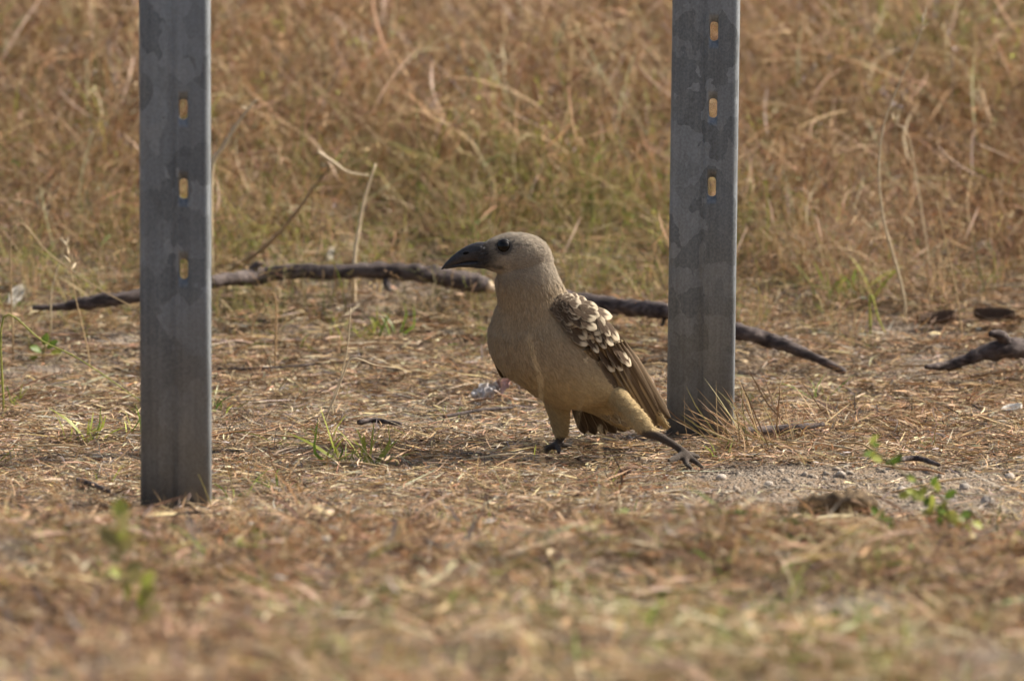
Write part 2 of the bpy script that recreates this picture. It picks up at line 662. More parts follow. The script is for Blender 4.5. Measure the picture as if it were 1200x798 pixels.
thigh_near = [S(690, 440, .036, 22, 28), S(702, 449, .034, 20, 26), S(717, 461, .024, 15, 20), S(730, 474, .008, 11.8, 15), S(741, 485, -.006, 10.8, 12.5), S(750, 495.5, -.016, 10.4, 10.6), S(758, 504.5, -.022, 8.6, 8.6), S(767, 510, -.026, 6.2, 6.2)]
shank_near = [S(764, 507, -.025, 6.5, 6.5), S(777, 514, -.030, 5.4, 5.2), S(791, 522, -.035, 4.5, 4.3), S(802, 531, -.039, 5, 4.8), S(807, 536, -.040, 3, 3)]
toes_near = [[S(802, 531, -.039, 4.8, 4.8), S(812, 539, -.043, 4.0, 3.8), S(820, 545, -.048, 3.0, 2.8), S(825, 549, -.05, 1.3, 1.2)],
             [S(803, 532, -.040, 4.6, 4.6), S(804, 542, -.052, 3.8, 3.6), S(810, 549, -.070, 2.6, 2.4)],
             [S(802, 532, -.039, 4.6, 4.6), S(791, 537, -.055, 3.8, 3.6), S(783, 540, -.070, 2.6, 2.4)],
             [S(803, 531, -.037, 4.4, 4.4), S(813, 533, -.018, 3.2, 3.2), S(820, 536, -.008, 2.2, 2.0)]]
thigh_far = [S(652, 455, .040, 20, 20), S(654, 478, .046, 14, 14), S(656, 496, .052, 10.5, 10.5), S(657, 509, .056, 7.5, 7.5), S(656, 515, .058, 5, 5)]
shank_far = [S(657, 511, .057, 5.6, 5.6), S(654, 518, .057, 4.2, 4.2), S(650, 523, .055, 4.4, 4.4), S(647, 524, .053, 3, 3)]
toes_far = [[S(652, 521, .055, 4, 4), S(641, 526, .045, 3.2, 3), S(632, 530, .035, 2.2, 2)],
            [S(652, 521, .055, 4, 4), S(644, 523, .062, 3.1, 3), S(634, 525, .066, 2.1, 2)],
            [S(652, 521, .055, 4, 4), S(655, 527, .035, 3.1, 3), S(655, 531, .022, 2.1, 2)],
            [S(652, 521, .056, 3.8, 3.8), S(663, 521, .068, 3, 2.8), S(671, 522, .074, 2, 1.8)]]
vent = [S(672, 462, .040, 16, 22), S(698, 471, .044, 14, 19), S(715, 482, .052, 12, 14), S(727, 492, .060, 9, 10), S(735, 500, .066, 4, 5)]
parts = [loft(s, 6, 28) for s in (neck_body, head, mantle, wing_shell, thigh_near, thigh_far, vent)]
parts += [loft(s, 5, 12) for s in [shank_near, shank_far] + toes_near + toes_far]
bV, bF = merge(parts)
B0 = Vector((.07, .02, float(gh(.07, .02))))
bird = empty('bird', B0)
tag(bird, 'grey-brown bird with a dark curved beak and white-scalloped brown wings, striding left', 'bird')
tmp = link('body_tmp', mesh_np('body_tmp', bV - np.array(B0), bF))
md = tmp.modifiers.new('r', 'REMESH'); md.mode = 'VOXEL'; md.voxel_size = .0016; md.use_smooth_shade = True
md = tmp.modifiers.new('s', 'SMOOTH'); md.factor = .5; md.iterations = 7
dg = bpy.context.evaluated_depsgraph_get()
body_me = bpy.data.meshes.new_from_object(tmp.evaluated_get(dg))
bpy.data.objects.remove(tmp)
body_me.name = 'body'
n = len(body_me.vertices)
co = np.empty(n * 3); body_me.vertices.foreach_get('co', co); co = co.reshape(-1, 3)
nr = np.empty(n * 3); body_me.vertices.foreach_get('normal', nr); nr = nr.reshape(-1, 3)
P_w = co + np.array(B0)
bx, by = proj_np(P_w)


def cmix(a, b, f):
    return a * (1 - f[:, None]) + np.array(b)[None, :] * f[:, None]


nse = np.array([mnoise.noise(Vector(p) * 90) for p in co])
nse2 = np.array([mnoise.noise(Vector(p) * 28) for p in co])


def body_col(px, py, Y):
    c = np.tile(np.array([.325, .245, .155]), (len(px), 1))
    c = cmix(c, (.27, .222, .166), sstep(350, 318, py))                                   # greyer head
    c = cmix(c, (.43, .312, .15), sstep(415, 470, py) * .8)                              # buff belly
    dl = np.hypot((px - 556) / 1.25, (py - 302))
    c = cmix(c, (.055, .048, .044), sstep(27, 9, dl))                                      # dark lores
    de = np.hypot(px - 590, (py - 289) * 1.05)
    c = cmix(c, (.07, .06, .052), sstep(13, 9.5, de))                                      # eye ring
    dcr = np.hypot(np.maximum(np.abs(px - 574) - 14, 0), py - (312 + (px - 574) * .12)) 
    c = cmix(c, (.09, .075, .06), sstep(3.0, .8, dcr) * .8)                                # gape line
    dcr = np.hypot(np.maximum(np.abs(px - 612) - 8, 0), py - (287 + .02 * (px - 612)))
    c = cmix(c, (.11, .09, .075), sstep(2.4, .6, dcr) * .7)  # crease behind the eye: shade of the fold painted as a dark line
    bare = np.maximum(sstep(745, 755, px) * sstep(501, 508, py) * (Y < .03), ((px < 690) * sstep(509, 515, py)))
    c = cmix(c, (.062, .048, .038), bare)
    return c, bare


cb, bare = body_col(bx, by, P_w[:, 1])
cb *= (1 + .10 * nse + .10 * nse2)[:, None]
ca = body_me.color_attributes.new('col', 'FLOAT_COLOR', 'POINT')
c4 = np.ones((n, 4), np.float32); c4[:, :3] = cb
ca.data.foreach_set('color', c4.ravel())
# ruffled plumage: shallow waves of feather tips, scaly bare legs
lift = np.where(bare > .5, .00035, .00055) * np.array([mnoise.noise(Vector((p[0] * 130, p[1] * 130, p[2] * 75))) for p in co])
body_me.vertices.foreach_set('co', (co + nr * lift[:, None]).ravel())


def make_plumage():
    m = NT('plumage')
    a = m.n('ShaderNodeAttribute', attribute_name='col')
    tc = m.n('ShaderNodeTexCoord')
    mp = m.n('ShaderNodeMapping')
    mp.inputs['Scale'].default_value = (1, 1, .45)
    mp.inputs['Rotation'].default_value = (0, R(-25), 0)
    m.l(tc.outputs['Object'], mp.inputs[0])
    n1 = m.tex('ShaderNodeTexNoise', mp.outputs[0], Scale=520.0, Detail=4.0, Roughness=.7)
    n2 = m.tex('ShaderNodeTexNoise', mp.outputs[0], Scale=110.0, Detail=2.0)
    v = m.math('ADD', m.math('MULTIPLY', n1.outputs[0], .45), m.math('ADD', m.math('MULTIPLY', n2.outputs[0], .3), .62))
    hs = m.n('ShaderNodeHueSaturation')
    m.l(a.outputs['Color'], hs.inputs['Color']); m.l(v, hs.inputs['Value'])
    b = m.bsdf(hs.outputs[0], .9, .08, 0, m.bump(n1.outputs[0], .5, .0018))
    b.inputs['Sheen Weight'].default_value = .12
    b.inputs['Sheen Roughness'].default_value = .5
    return m.done(b.outputs[0])


M_PLUM = make_plumage()
body = link('body', body_me, bird, M_PLUM)
body_me.polygons.foreach_set('use_smooth', [True] * len(body_me.polygons))
BVH = BVHTree.FromPolygons([Vector(p) for p in P_w], [tuple(p.vertices) for p in body_me.polygons])


def on_body(px, py):
    d = ray(px, py).normalized()
    h, nn, i, dist = BVH.ray_cast(CPOS, d)
    return h, nn


# soft down lying over the body: thousands of tiny barbs, flow = head to tail
body_me.calc_loop_triangles()
tri = np.array([t.vertices[:] for t in body_me.loop_triangles])
tp = P_w[tri]
ar = np.linalg.norm(np.cross(tp[:, 1] - tp[:, 0], tp[:, 2] - tp[:, 0]), axis=1)
spine = np.vstack([catmull(head[:6], 4)[:, :3], catmull(neck_body[1:], 4)[:, :3]])
spT = np.vstack([np.gradient(catmull(head[:6], 4)[:, :3], axis=0), np.gradient(catmull(neck_body[1:], 4)[:, :3], axis=0)])
spT /= np.linalg.norm(spT, axis=1)[:, None]


def flow(P):
    out = np.empty_like(P)
    for k in range(0, len(P), 4000):
        d = np.linalg.norm(P[k:k + 4000, None, :] - spine[None], axis=2)
        w = np.exp(-(d / .02) ** 2) + 1e-9 * np.exp(-d / .02)
        out[k:k + 4000] = (w[..., None] * spT[None]).sum(1)
    return out / (np.linalg.norm(out, axis=1)[:, None] + 1e-9)


NB = 42000
sel = RNG.choice(len(tri), NB, p=ar / ar.sum())
u, v = RNG.random((2, NB)); sw = u + v > 1; u[sw], v[sw] = 1 - u[sw], 1 - v[sw]
A = tp[sel, 0] + (tp[sel, 1] - tp[sel, 0]) * u[:, None] + (tp[sel, 2] - tp[sel, 0]) * v[:, None]
Nn = np.cross(tp[sel, 1] - tp[sel, 0], tp[sel, 2] - tp[sel, 0]); Nn /= np.linalg.norm(Nn, axis=1)[:, None] + 1e-12
apx, apy = proj_np(A)
ac, abare = body_col(apx, apy, A[:, 1])
keep = (abare < .15) & (np.hypot(apx - 590, apy - 289) > 10.5) & (np.hypot((apx - 556) / 1.2, apy - 302) > 9)
A, Nn, ac, apx, apy = A[keep], Nn[keep], ac[keep], apx[keep], apy[keep]
fl = flow(A) + RNG.normal(0, .22, A.shape)
fl -= Nn * (fl * Nn).sum(1)[:, None]
fl /= np.linalg.norm(fl, axis=1)[:, None] + 1e-9
side = np.cross(fl, Nn)
Lb = (RNG.uniform(.0035, .0085, len(A)) * np.where(apy < 325, .62, 1.0))[:, None]
wb = (RNG.uniform(.00035, .0007, len(A)))[:, None]
tipl = RNG.uniform(.08, .26, len(A))[:, None]
V0, V1 = A - side * wb + Nn * .0001, A + side * wb + Nn * .0001
V2 = A + fl * Lb * .55 + Nn * Lb * tipl * .8 + side * wb * .8
V3 = A + fl * Lb * .55 + Nn * Lb * tipl * .8 - side * wb * .8
V4 = A + fl * Lb + Nn * Lb * tipl * .9
dV = np.stack([V0, V1, V2, V3, V4], 1).reshape(-1, 3) - np.array(B0)
k5 = np.arange(len(A)) * 5
dF = [tuple(q) for q in np.stack([k5, k5 + 1, k5 + 2, k5 + 3], 1)] + [tuple(q) for q in np.stack([k5 + 3, k5 + 2, k5 + 4], 1)]
ac = ac * RNG.uniform(.80, 1.22, (len(A), 1))
down = link('down', mesh_np('down', dV, dF, np.repeat(ac, 5, 0)), bird, M_PLUM)
tag(down, kind='stuff')

# beak, gape, nostril, eyes
def make_horn():
    m = NT('beak_horn')
    tc = m.n('ShaderNodeTexCoord')
    n1 = m.tex('ShaderNodeTexNoise', tc.outputs['Object'], Scale=260.0, Detail=4.0)
    c = m.ramp(n1.outputs[0], [(.3, (.012, .011, .012)), (.7, (.040, .035, .037))])
    return m.done(m.bsdf(c, .42, .4, 0, m.bump(n1.outputs[0], .25, .0008)).outputs[0])


M_HORN = make_horn()
up = [S(572, 296, -.0345, 12.5, 8), S(560, 296, -.0355, 12.0, 7.6), S(548, 298.5, -.037, 9.6, 6.3), S(537, 303, -.0385, 6.9, 4.8), S(527, 308.5, -.040, 4.2, 3.2), S(520, 313.5, -.041, 1.9, 1.7), S(517.5, 316, -.0412, .7, .7)]
lo = [S(574, 309.5, -.0345, 6, 7), S(562, 310, -.0355, 5.0, 6), S(550, 309.8, -.037, 3.8, 5), S(538, 310.8, -.0385, 2.7, 3.6), S(528, 313, -.040, 1.6, 2.2), S(521.5, 315, -.041, .7, .8)]
for nm, s in (('upper_beak', up), ('lower_beak', lo)):
    V, F = loft(s, 6, 18)
    link(nm, mesh_np(nm, V - np.array(B0), F), bird, M_HORN)
M_BLACK = NT('eye'); M_BLACK = M_BLACK.done(M_BLACK.bsdf((.004, .003, .0025), .04, .22).outputs[0])
M_NOST = NT('nostril'); M_NOST = M_NOST.done(M_NOST.bsdf((.006, .005, .005), .9, .1).outputs[0])
for k, (px, py, off) in enumerate(((590.5, 289, None), (590.5, 289, 'far'))):
    h, nn = on_body(px, py)
    c = h + Vector((0, .0034, 0))
    if off: c = Vector((c.x, 2 * at(590, 289, -.0305).y - c.y, c.z))
    me = bpy.data.meshes.new('eye')
    bm = bmesh.new(); bmesh.ops.create_uvsphere(bm, u_segments=24, v_segments=16, radius=.0082)
    bm.to_mesh(me); bm.free()
    for p in me.polygons: p.use_smooth = True
    link('eye', me, bird, M_BLACK, c - B0)
    if not off:
        # eyelid rim
        rim = [c + Vector((math.cos(a) * .0082, -.0010 + .0012 * math.cos(a * 2), math.sin(a) * .0080)) - B0 for a in np.linspace(0, 2 * math.pi, 17)]
        V, F = tube(rim, [.0007] * 17, 2, 6)
        link('eyelid', mesh_np('eyelid', V, F), bird, M_HORN)
bri = []
for k in range(26):
    px, py = random.uniform(563, 574), random.uniform(288, 314)
    h, nn = on_body(px, py)
    if h is None or abs(h.y) > .1: continue
    h = h - B0
    e = h + Vector((-random.uniform(.008, .015), random.uniform(-.004, 0), random.uniform(-.004, .003)))
    bri.append(tube([h, (h + e) / 2 + Vector((0, -.0012, .0008)), e], [.00035, .0003, .0001], 2, 4))
V, F = merge(bri)
tag(link('bristles', mesh_np('bristles', V, F), bird, M_HORN), kind='stuff')
p0 = at(546, 296.5, -.0445) - B0
V, F = tube([p0 + Vector((-.0035, 0, -.001)), p0, p0 + Vector((.0035, 0, .0008))], [.0008, .0017, .0008], 4, 8, flat=.5)
link('nostril', mesh_np('nostril', V, F), bird, M_NOST)


# feathers -------------------------------------------------------------
def feather_mesh(name, wmax, nl=9, nw=6, tipround=.5, camber=.25):
    """unit length along +Y, faces +Z; width wmax"""
    V, F, UV = [], [], []
    for i in range(nl + 1):
        t = 1 - (1 - i / nl) ** 1.9
        w = wmax * min(1.0, (t / .35 + .25)) * (math.sqrt(max(0, 1 - max(0, (t - (1 - tipround)) / tipround) ** 2.1)) if t > 1 - tipround else 1)
        w = max(w, wmax * .02)
        for j in range(nw + 1):
            s = j / nw * 2 - 1
            y = t - .10 * wmax * s * s * (t > .7)
            V.append((s * w, y, wmax * camber * (1 - s * s) - .05 * t * t)); UV.append((s, t))
    for i in range(nl):
        for j in range(nw):
            a = i * (nw + 1) + j
            F.append((a, a + 1, a + nw + 2, a + nw + 1))
    me = mesh_np(name, V, F)
    uvl = me.uv_layers.new(name='UVMap')
    for lp in me.loops:
        s, t = UV[lp.vertex_index]
        uvl.data[lp.index].uv = (s * .5 + .5, t)
    return me


def feather_mat(name, dark, pale, white, tip, edge, width_tip=.1):
    m = NT(name)
    uv = m.n('ShaderNodeUVMap')
    sp = m.n('ShaderNodeSeparateXYZ'); m.l(uv.outputs[0], sp.inputs[0])
    oi = m.n('ShaderNodeObjectInfo')
    x = m.math('ABSOLUTE', m.math('SUBTRACT', m.math('MULTIPLY', sp.outputs[0], 2.0), 1.0))
    y = sp.outputs[1]
    mp = m.n('ShaderNodeMapping'); mp.inputs['Scale'].default_value = (26, 3, 1); m.l(uv.outputs[0], mp.inputs[0])
    barb = m.tex('ShaderNodeTexNoise', mp.outputs[0], Scale=1.0, Detail=3.0)
    c = m.mix(m.ramp(barb.outputs[0], [(.3, 0.), (.7, 1.)]), dark, pale)
    c = m.mix(m.ramp(x, [(edge, 0.0), (min(edge + .12, 1), .5)]), c, white)         # pale fringe
    shaft = m.ramp(x, [(.02, .7), (.09, 0.0)])
    c = m.mix(shaft, c, tuple(d * .45 for d in dark))
    yy = m.math('ADD', y, m.math('MULTIPLY', m.math('POWER', x, 2.0), -.10))
    yy = m.math('SUBTRACT', yy, m.math('MULTIPLY', m.math('MAXIMUM', m.math('SUBTRACT', 1.0, m.math('MULTIPLY', x, 2.2)), 0.0), .20))   # brown wedge runs out along the shaft
    yy = m.math('ADD', yy, m.math('MULTIPLY', m.math('SUBTRACT', barb.outputs[0], .5), .18))
    yy = m.math('ADD', yy, m.math('MULTIPLY', m.math('SUBTRACT', oi.outputs['Random'], .5), .16))
    c = m.mix(m.ramp(yy, [(tip, 0.), (tip + width_tip, 1.)]), c, white)
    b = m.bsdf(c, .75, .15, 0, m.bump(barb.outputs[0], .4, .001))
    return m.done(b.outputs[0])


W_ = (.50, .415, .29)
FM = {
    'small': (feather_mesh('feather', .37, 10, 8, .5, .06), feather_mat('covert_small', (.042, .028, .018), (.12, .08, .05), (.45, .375, .27), .46, .80, .2)),
    'mid': (feather_mesh('feather', .29, 12, 8, .45, .07), feather_mat('covert_mid', (.040, .025, .016), (.12, .08, .048), W_, .50, .86, .22)),
    'big': (feather_mesh('feather', .185, 13, 8, .32, .08), feather_mat('tertial', (.042, .026, .016), (.11, .07, .042), (.53, .44, .31), .58, .90, .2)),
    'long': (feather_mesh('feather', .065, 12, 6, .2, .5), feather_mat('primary', (.05, .032, .018), (.14, .092, .05), (.42, .31, .17), .975, .72, .03)),
    'vent': (feather_mesh('feather', .2, 9, 6, .4, .3), feather_mat('vent_feather', (.13, .095, .055), (.34, .26, .155), (.46, .38, .25), .80, .8, .1)),
    'tail': (feather_mesh('feather', .14, 10, 6, .25, .3), feather_mat('tail_feather', (.05, .034, .022), (.115, .08, .05), (.42, .34, .22), .88, .86, .05)),
}
for me, mt in FM.values(): me.materials.append(mt)
wing = empty('wing', (0, 0, 0)); wing.parent = bird
WC = catmull([(648, 354), (657, 359), (679, 376), (701, 397), (728, 427), (751, 455), (769, 483), (787, 509)], 8)
WH = catmull([(9, 9), (14, 14), (20, 20), (20.5, 20), (15.5, 15), (12, 12), (8, 8), (3, 3)], 8)[:, 0]
SSn = np.linspace(0, 1, len(WC))


def wing_px(a, b):
    cx, cy = np.interp(a, SSn, WC[:, 0]), np.interp(a, SSn, WC[:, 1])
    a2 = min(a + .03, 1)
    dx, dy = np.interp(a2, SSn, WC[:, 0]) - np.interp(a2 - .04, SSn, WC[:, 0]), np.interp(a2, SSn, WC[:, 1]) - np.interp(a2 - .04, SSn, WC[:, 1])
    l = math.hypot(dx, dy)
    hw = np.interp(a, SSn, WH)
    return cx + dy / l * hw * b, cy - dx / l * hw * b, dx / l, dy / l


def put_feather(kind, loc, direc, nrm, length, parent, roll=0.0, tilt=.08, aim=False):
    me, mt = FM[kind]
    if aim:
        u_ = direc.normalized()
        nrm = (nrm - u_ * nrm.dot(u_)).normalized()
    y = (direc - nrm * direc.dot(nrm)).normalized()
    z = (nrm + y * -tilt).normalized()
    y = (y - z * y.dot(z)).normalized()
    x = y.cross(z)
    Mx = Matrix((x, y, z)).transposed().to_4x4()
    o = bpy.data.objects.new('feather', me)
    COL.objects.link(o)
    o.parent = parent
    o.matrix_local = Matrix.Translation(loc - B0) @ Mx @ Matrix.Rotation(roll, 4, 'Y') @ Matrix.Scale(length, 4)
    return o


def wing_feather(kind, a, b, L, raise_=.0, tilt=.1, turn=0.0, bias=None):
    px, py, dx, dy = wing_px(a, b)
    h, nn = on_body(px, py)
    if h is None or abs(h.y) > .14: return
    # smooth the normal with the wing's own outward direction
    nn = (nn * .5 + Vector((.42, -.72, .38)) * .8).normalized()
    ca_, sa_ = math.cos(turn), math.sin(turn)
    dx, dy = dx * ca_ - dy * sa_, dx * sa_ + dy * ca_
    q = at(px + dx * 20, py + dy * 20, h.y + (.02 if bias is None else bias))
    put_feather(kind, h + nn * raise_, (q - h), nn, L, wing, random.uniform(-.12, .12), tilt)


# long flight feathers first (lowest layer): all close on the wing tip
for k in range(12):
    f = k / 11
    rx, ry = 684 + 42 * f, 409 - 8 * f
    h, nn = on_body(rx, ry)
    if h is None: continue
    tpt = at(764 + 24 * f - 6 * math.sin(f * 3.1), 494 + 15 * f - 40 * max(0, f - .62), .066 + .014 * f)
    nrm = Vector((.42, -.75, .40)).normalized()
    put_feather('long', h + nrm * (.0006 + .0004 * k), tpt - h, nrm, (tpt - h).length * (1 - .05 * abs(f - .6)), wing, random.uniform(-.1, .1), .0, True)
for k in range(6):
    f = k / 5
    rx, ry = 700 + 30 * f, 422 - 12 * f
    h, nn = on_body(rx, ry)
    if h is None: continue
    tpt = at(744 + 18 * f, 470 - 4 * f, .05)
    nrm = Vector((.42, -.75, .40)).normalized()
    put_feather('tail', h + nrm * (.0024 + .0004 * k), tpt - h, nrm, (tpt - h).length, wing, random.uniform(-.1, .1), .0, True)
# tertials with big white ends
for (tx, ty, L) in ((727, 437, 30), (733, 429, 30), (743, 425, 30), (740, 417, 30), (737, 432, 30), (723, 434, 30), (718, 438, 31), (699, 416, 26), (708, 411, 28), (716, 408, 28), (723, 402, 28), (730, 395, 27), (702, 404, 24), (712, 397, 25), (721, 389, 24)):
    dx, dy = .56 + random.uniform(-.06, .06), .83
    h, nn = on_body(tx - dx * L, ty - dy * L)
    if h is None or abs(h.y) > .14: continue
    h2, n2 = on_body(tx - 3, ty - 3)
    ty_ = h.y + .018 if h2 is None or abs(h2.y) > .14 else min(h2.y, h.y + .02)
    nrm = Vector((.42, -.74, .42)).normalized()
    q = at(tx, ty, ty_ - .003) + nrm * .0085
    h = h + nrm * .0060
    put_feather('big', h, q - h, nrm, (q - h).length, wing, random.uniform(-.12, .12), 0, True)
for a, n_, L, kind, rs in ((.30, 7, .0220, 'mid', .0050), (.262, 8, .0210, 'mid', .0054), (.222, 8, .0185, 'mid', .0057), (.19, 9, .0135, 'small', .0058), (.155, 9, .0120, 'small', .0056), (.122, 9, .0110, 'small', .0052), (.09, 8, .0100, 'small', .0048), (.06, 8, .0090, 'small', .0044), (.03, 7, .0085, 'small', .0040), (.004, 6, .0080, 'small', .003)):
    for k in range(n_):
        b = -1.02 + 2.0 * (k + .5 * (int(a * 1000) % 2)) / (n_ - .5) + random.uniform(-.10, .10)
        wing_feather(kind, a + random.uniform(-.016, .016), b, L * random.uniform(.9, 1.3), rs * .7, .04, random.uniform(-.28, .28))
# far wing: its closed edge shows left of the belly
far = empty('wing', (0, 0, 0)); far.parent = bird
for k in range(7):
    p = at(574 + k * 5, 404 - k * 2, .044 + .004 * k)
    q = at(614 + k * 5, 453 + k * 1.5, .058 + .006 * k)
    put_feather('long', p, q - p, Vector((-.6, .5, .25)).normalized(), .060 + .002 * k, far, 0, .02)
# tail and the vent feathers
tail = empty('tail', (0, 0, 0)); tail.parent = bird
for k in range(7):
    p = at(672 + k * 5, 468 + k * 1.2, .075 + .004 * k)
    q = at(692 + k * 10.5, 503 - k * .8, .115)
    put_feather('tail', p, q - p, Vector((-.15 + .03 * k, -.75, -.3)).normalized(), .048 + .002 * k, tail, 0, .02)
for k in range(11):
    p = at(694 + k * 3.4, 466 + (k % 3) * 4 + k * 1.5, .032 + .0015 * k)
    q = p + Vector((.010 + .0008 * k, .006, -.013))
    put_feather('vent', p, q - p, Vector((.05, -.85, -.15)).normalized(), random.uniform(.018, .026), tail, random.uniform(-.3, .3), .1)

# ------------------------------------------------------------------ blades for grass, litter
PAL = {
    'straw': (.46, .335, .185), 'pale': (.60, .49, .33), 'tan': (.37, .245, .128), 'rust': (.29, .155, .072), 'brown': (.165, .100, .055),
    'grey': (.30, .262, .22), 'dark': (.055, .038, .028), 'green': (.125, .190, .028), 'lime': (.32, .34, .07), 'olive': (.25, .215, .085), 'pink': (.37, .235, .15)}


def blades(n, rad, L, W, lean, droop, pal, segs=4, z0=0.0, flat=False, seed=0, curl=.25, zj=0.0, seedhead=0.0):
    """n strips; returns V, F, cols"""
    g = np.random.default_rng(seed)
    names, wts = list(pal.keys()), np.array(list(pal.values()), float)
    wts /= wts.sum()
    V, F, Cc = [], [], []
    for i in range(n):
        rr, th = rad * math.sqrt(g.random()), g.random() * 6.283
        base = np.array([rr * math.cos(th), rr * math.sin(th), z0 + (g.random() * zj)])
        az = g.random() * 6.283 if flat else th + g.normal(0, .9)
        ln = g.uniform(*lean)
        d = np.array([math.cos(az) * math.sin(ln), math.sin(az) * math.sin(ln), math.cos(ln)])
        l, w = g.uniform(*L), g.uniform(*W)
        sd_ = np.cross(d, [0, 0, 1.0]); sd_ /= np.linalg.norm(sd_) + 1e-9
        tw = g.uniform(-.9, .9)
        nv = np.cross(sd_, d)
        sd_ = sd_ * math.cos(tw) + nv * math.sin(tw)
        cv = g.normal(0, curl, 3) * np.array([1, 1, .15 if flat else .3])
        dr = g.uniform(*droop)
        kink = g.random() < .18
        kt, kd = g.uniform(.3, .75), g.normal(0, .7, 3) * np.array([1, 1, .5])
        c = np.array(PAL[g.choice(names, p=wts)]) * g.uniform(.72, 1.3)
        c = c * (1 + g.normal(0, .06, 3))
        o = len(V)
        for k in range(segs + 1):
            t = k / segs
            p = base + d * l * t + cv * l * t * t + np.array([0, 0, -dr * l * t * t])
            if kink and t > kt: p = p + kd * l * (t - kt)
            if p[2] < z0 + .0005: p[2] = z0 + .0005 + .002 * g.random()
            ww = w * (.75 + .25 * t) * (1 - t ** 3) * .5 if not flat else w * (1 - (2 * t - 1) ** 4 * .8) * .5
            ww = max(ww, 1.2e-4)
            V.append(p - sd_ * ww); V.append(p + sd_ * ww)
            sh = 1.0
            Cc.append(c * sh); Cc.append(c * sh)
        for k in range(segs):
            a = o + 2 * k
            F.append((a, a + 1, a + 3, a + 2))
        if seedhead and g.random() < seedhead:
            tip = V[-1]
            for q in range(7):
                pos = base + d * l * (.78 + .035 * q) + cv * l * (.78 + .035 * q) ** 2 + np.array([0, 0, -dr * l * (.78 + .035 * q) ** 2])
                dd = d * .6 + g.normal(0, .45, 3); dd /= np.linalg.norm(dd)
                s2 = np.cross(dd, g.normal(0, 1, 3)); s2 /= np.linalg.norm(s2) + 1e-9
                sl_, sw_ = .011 * g.uniform(.6, 1.2), .0012
                o = len(V)
                V += [pos, pos + dd * sl_ * .5 + s2 * sw_, pos + dd * sl_, pos + dd * sl_ * .5 - s2 * sw_]
                Cc += [c * 1.1] * 4
                F.append((o, o + 1, o + 2, o + 3))
    return np.array(V), F, np.array(Cc)


def clump_set(name, count, mat, fn):
    c = bpy.data.collections.new(name)
    for i in range(count):
        V, F, Cc = fn(i)
        me = mesh_np(name, V, F, Cc)
        me.materials.append(mat)
        o = bpy.data.objects.new('%s_%03d' % (name, i), me)
        c.objects.link(o)
    return c


def scatter(name, label, coll, P, rot, scl, idx):
    me = bpy.data.meshes.new(name)
    me.vertices.add(len(P))
    me.vertices.foreach_set('co', np.asarray(P, np.float32).ravel())
    a = me.attributes.new('rot', 'FLOAT_VECTOR', 'POINT'); a.data.foreach_set('vector', np.asarray(rot, np.float32).ravel())
    a = me.attributes.new('scl', 'FLOAT', 'POINT'); a.data.foreach_set('value', np.asarray(scl, np.float32))
    a = me.attributes.new('idx', 'INT', 'POINT'); a.data.foreach_set('value', np.asarray(idx, np.int32))
    o = link(name, me)
    ng = bpy.data.node_groups.new(name, 'GeometryNodeTree')
    ng.interface.new_socket('Geometry', in_out='INPUT', socket_type='NodeSocketGeometry')
    ng.interface.new_socket('Geometry', in_out='OUTPUT', socket_type='NodeSocketGeometry')
    N, Lk = ng.nodes, ng.links
    gi, go = N.new('NodeGroupInput'), N.new('NodeGroupOutput')
    ci = N.new('GeometryNodeCollectionInfo')
    ci.inputs['Collection'].default_value = coll
    ci.inputs['Separate Children'].default_value = True
    ci.inputs['Reset Children'].default_value = True
    ip = N.new('GeometryNodeInstanceOnPoints')
    ip.inputs['Pick Instance'].default_value = True

    def na(nm, dt):
        q = N.new('GeometryNodeInputNamedAttribute'); q.data_type = dt; q.inputs['Name'].default_value = nm
        return q.outputs['Attribute']
    Lk.new(gi.outputs[0], ip.inputs['Points'])
    Lk.new(ci.outputs[0], ip.inputs['Instance'])
    Lk.new(na('idx', 'INT'), ip.inputs['Instance Index'])
    Lk.new(na('rot', 'FLOAT_VECTOR'), ip.inputs['Rotation'])
    Lk.new(na('scl', 'FLOAT'), ip.inputs['Scale'])
    Lk.new(ip.outputs[0], go.inputs[0])
    md = o.modifiers.new('scatter', 'NODES'); md.node_group = ng
    tag(o, label, kind='stuff')
    return o


def spots(n, x0, x1, y0, y1):
    x, y = RNG.uniform(x0, x1, n), RNG.uniform(y0, y1, n)
    return x, y


def bare_mask(x, y):
    """1 where the soil is bare and gritty: right of centre in front of the bird, and a strip left of it"""
    gpx, gpy = proj_np(np.stack([x, y, gh(x, y)], 1))
    e = 22 * (vnoise(x * 6, y * 3, 3) - .5)
    m1 = np.exp(-(((gpx - 985) / 270) ** 4 + ((gpy + e - 582) / 40) ** 4))
    m2 = np.exp(-(((gpx - 400) / 220) ** 4 + ((gpy + e - 490) / 17) ** 4)) * .45
    m3 = np.exp(-(((gpx - 700) / 120) ** 4 + ((gpy + e - 505) / 14) ** 4)) * .5
    return np.clip(m1 + m2 + m3, 0, 1), gpx, gpy


def post_clear(x, y, r=.05):
    k = np.ones(len(x), bool)
    for p in (pl, pr):
        k &= ~((np.abs(x - p.x) < r) & (y > p.y - .035) & (y < p.y + .06))
    return k


def bird_clear(x, y):
    gpx, gpy = proj_np(np.stack([x, y, gh(x, y)], 1))
    return ~((gpx > 560) & (gpx < 815) & (gpy > 480) & (gpy < 560))


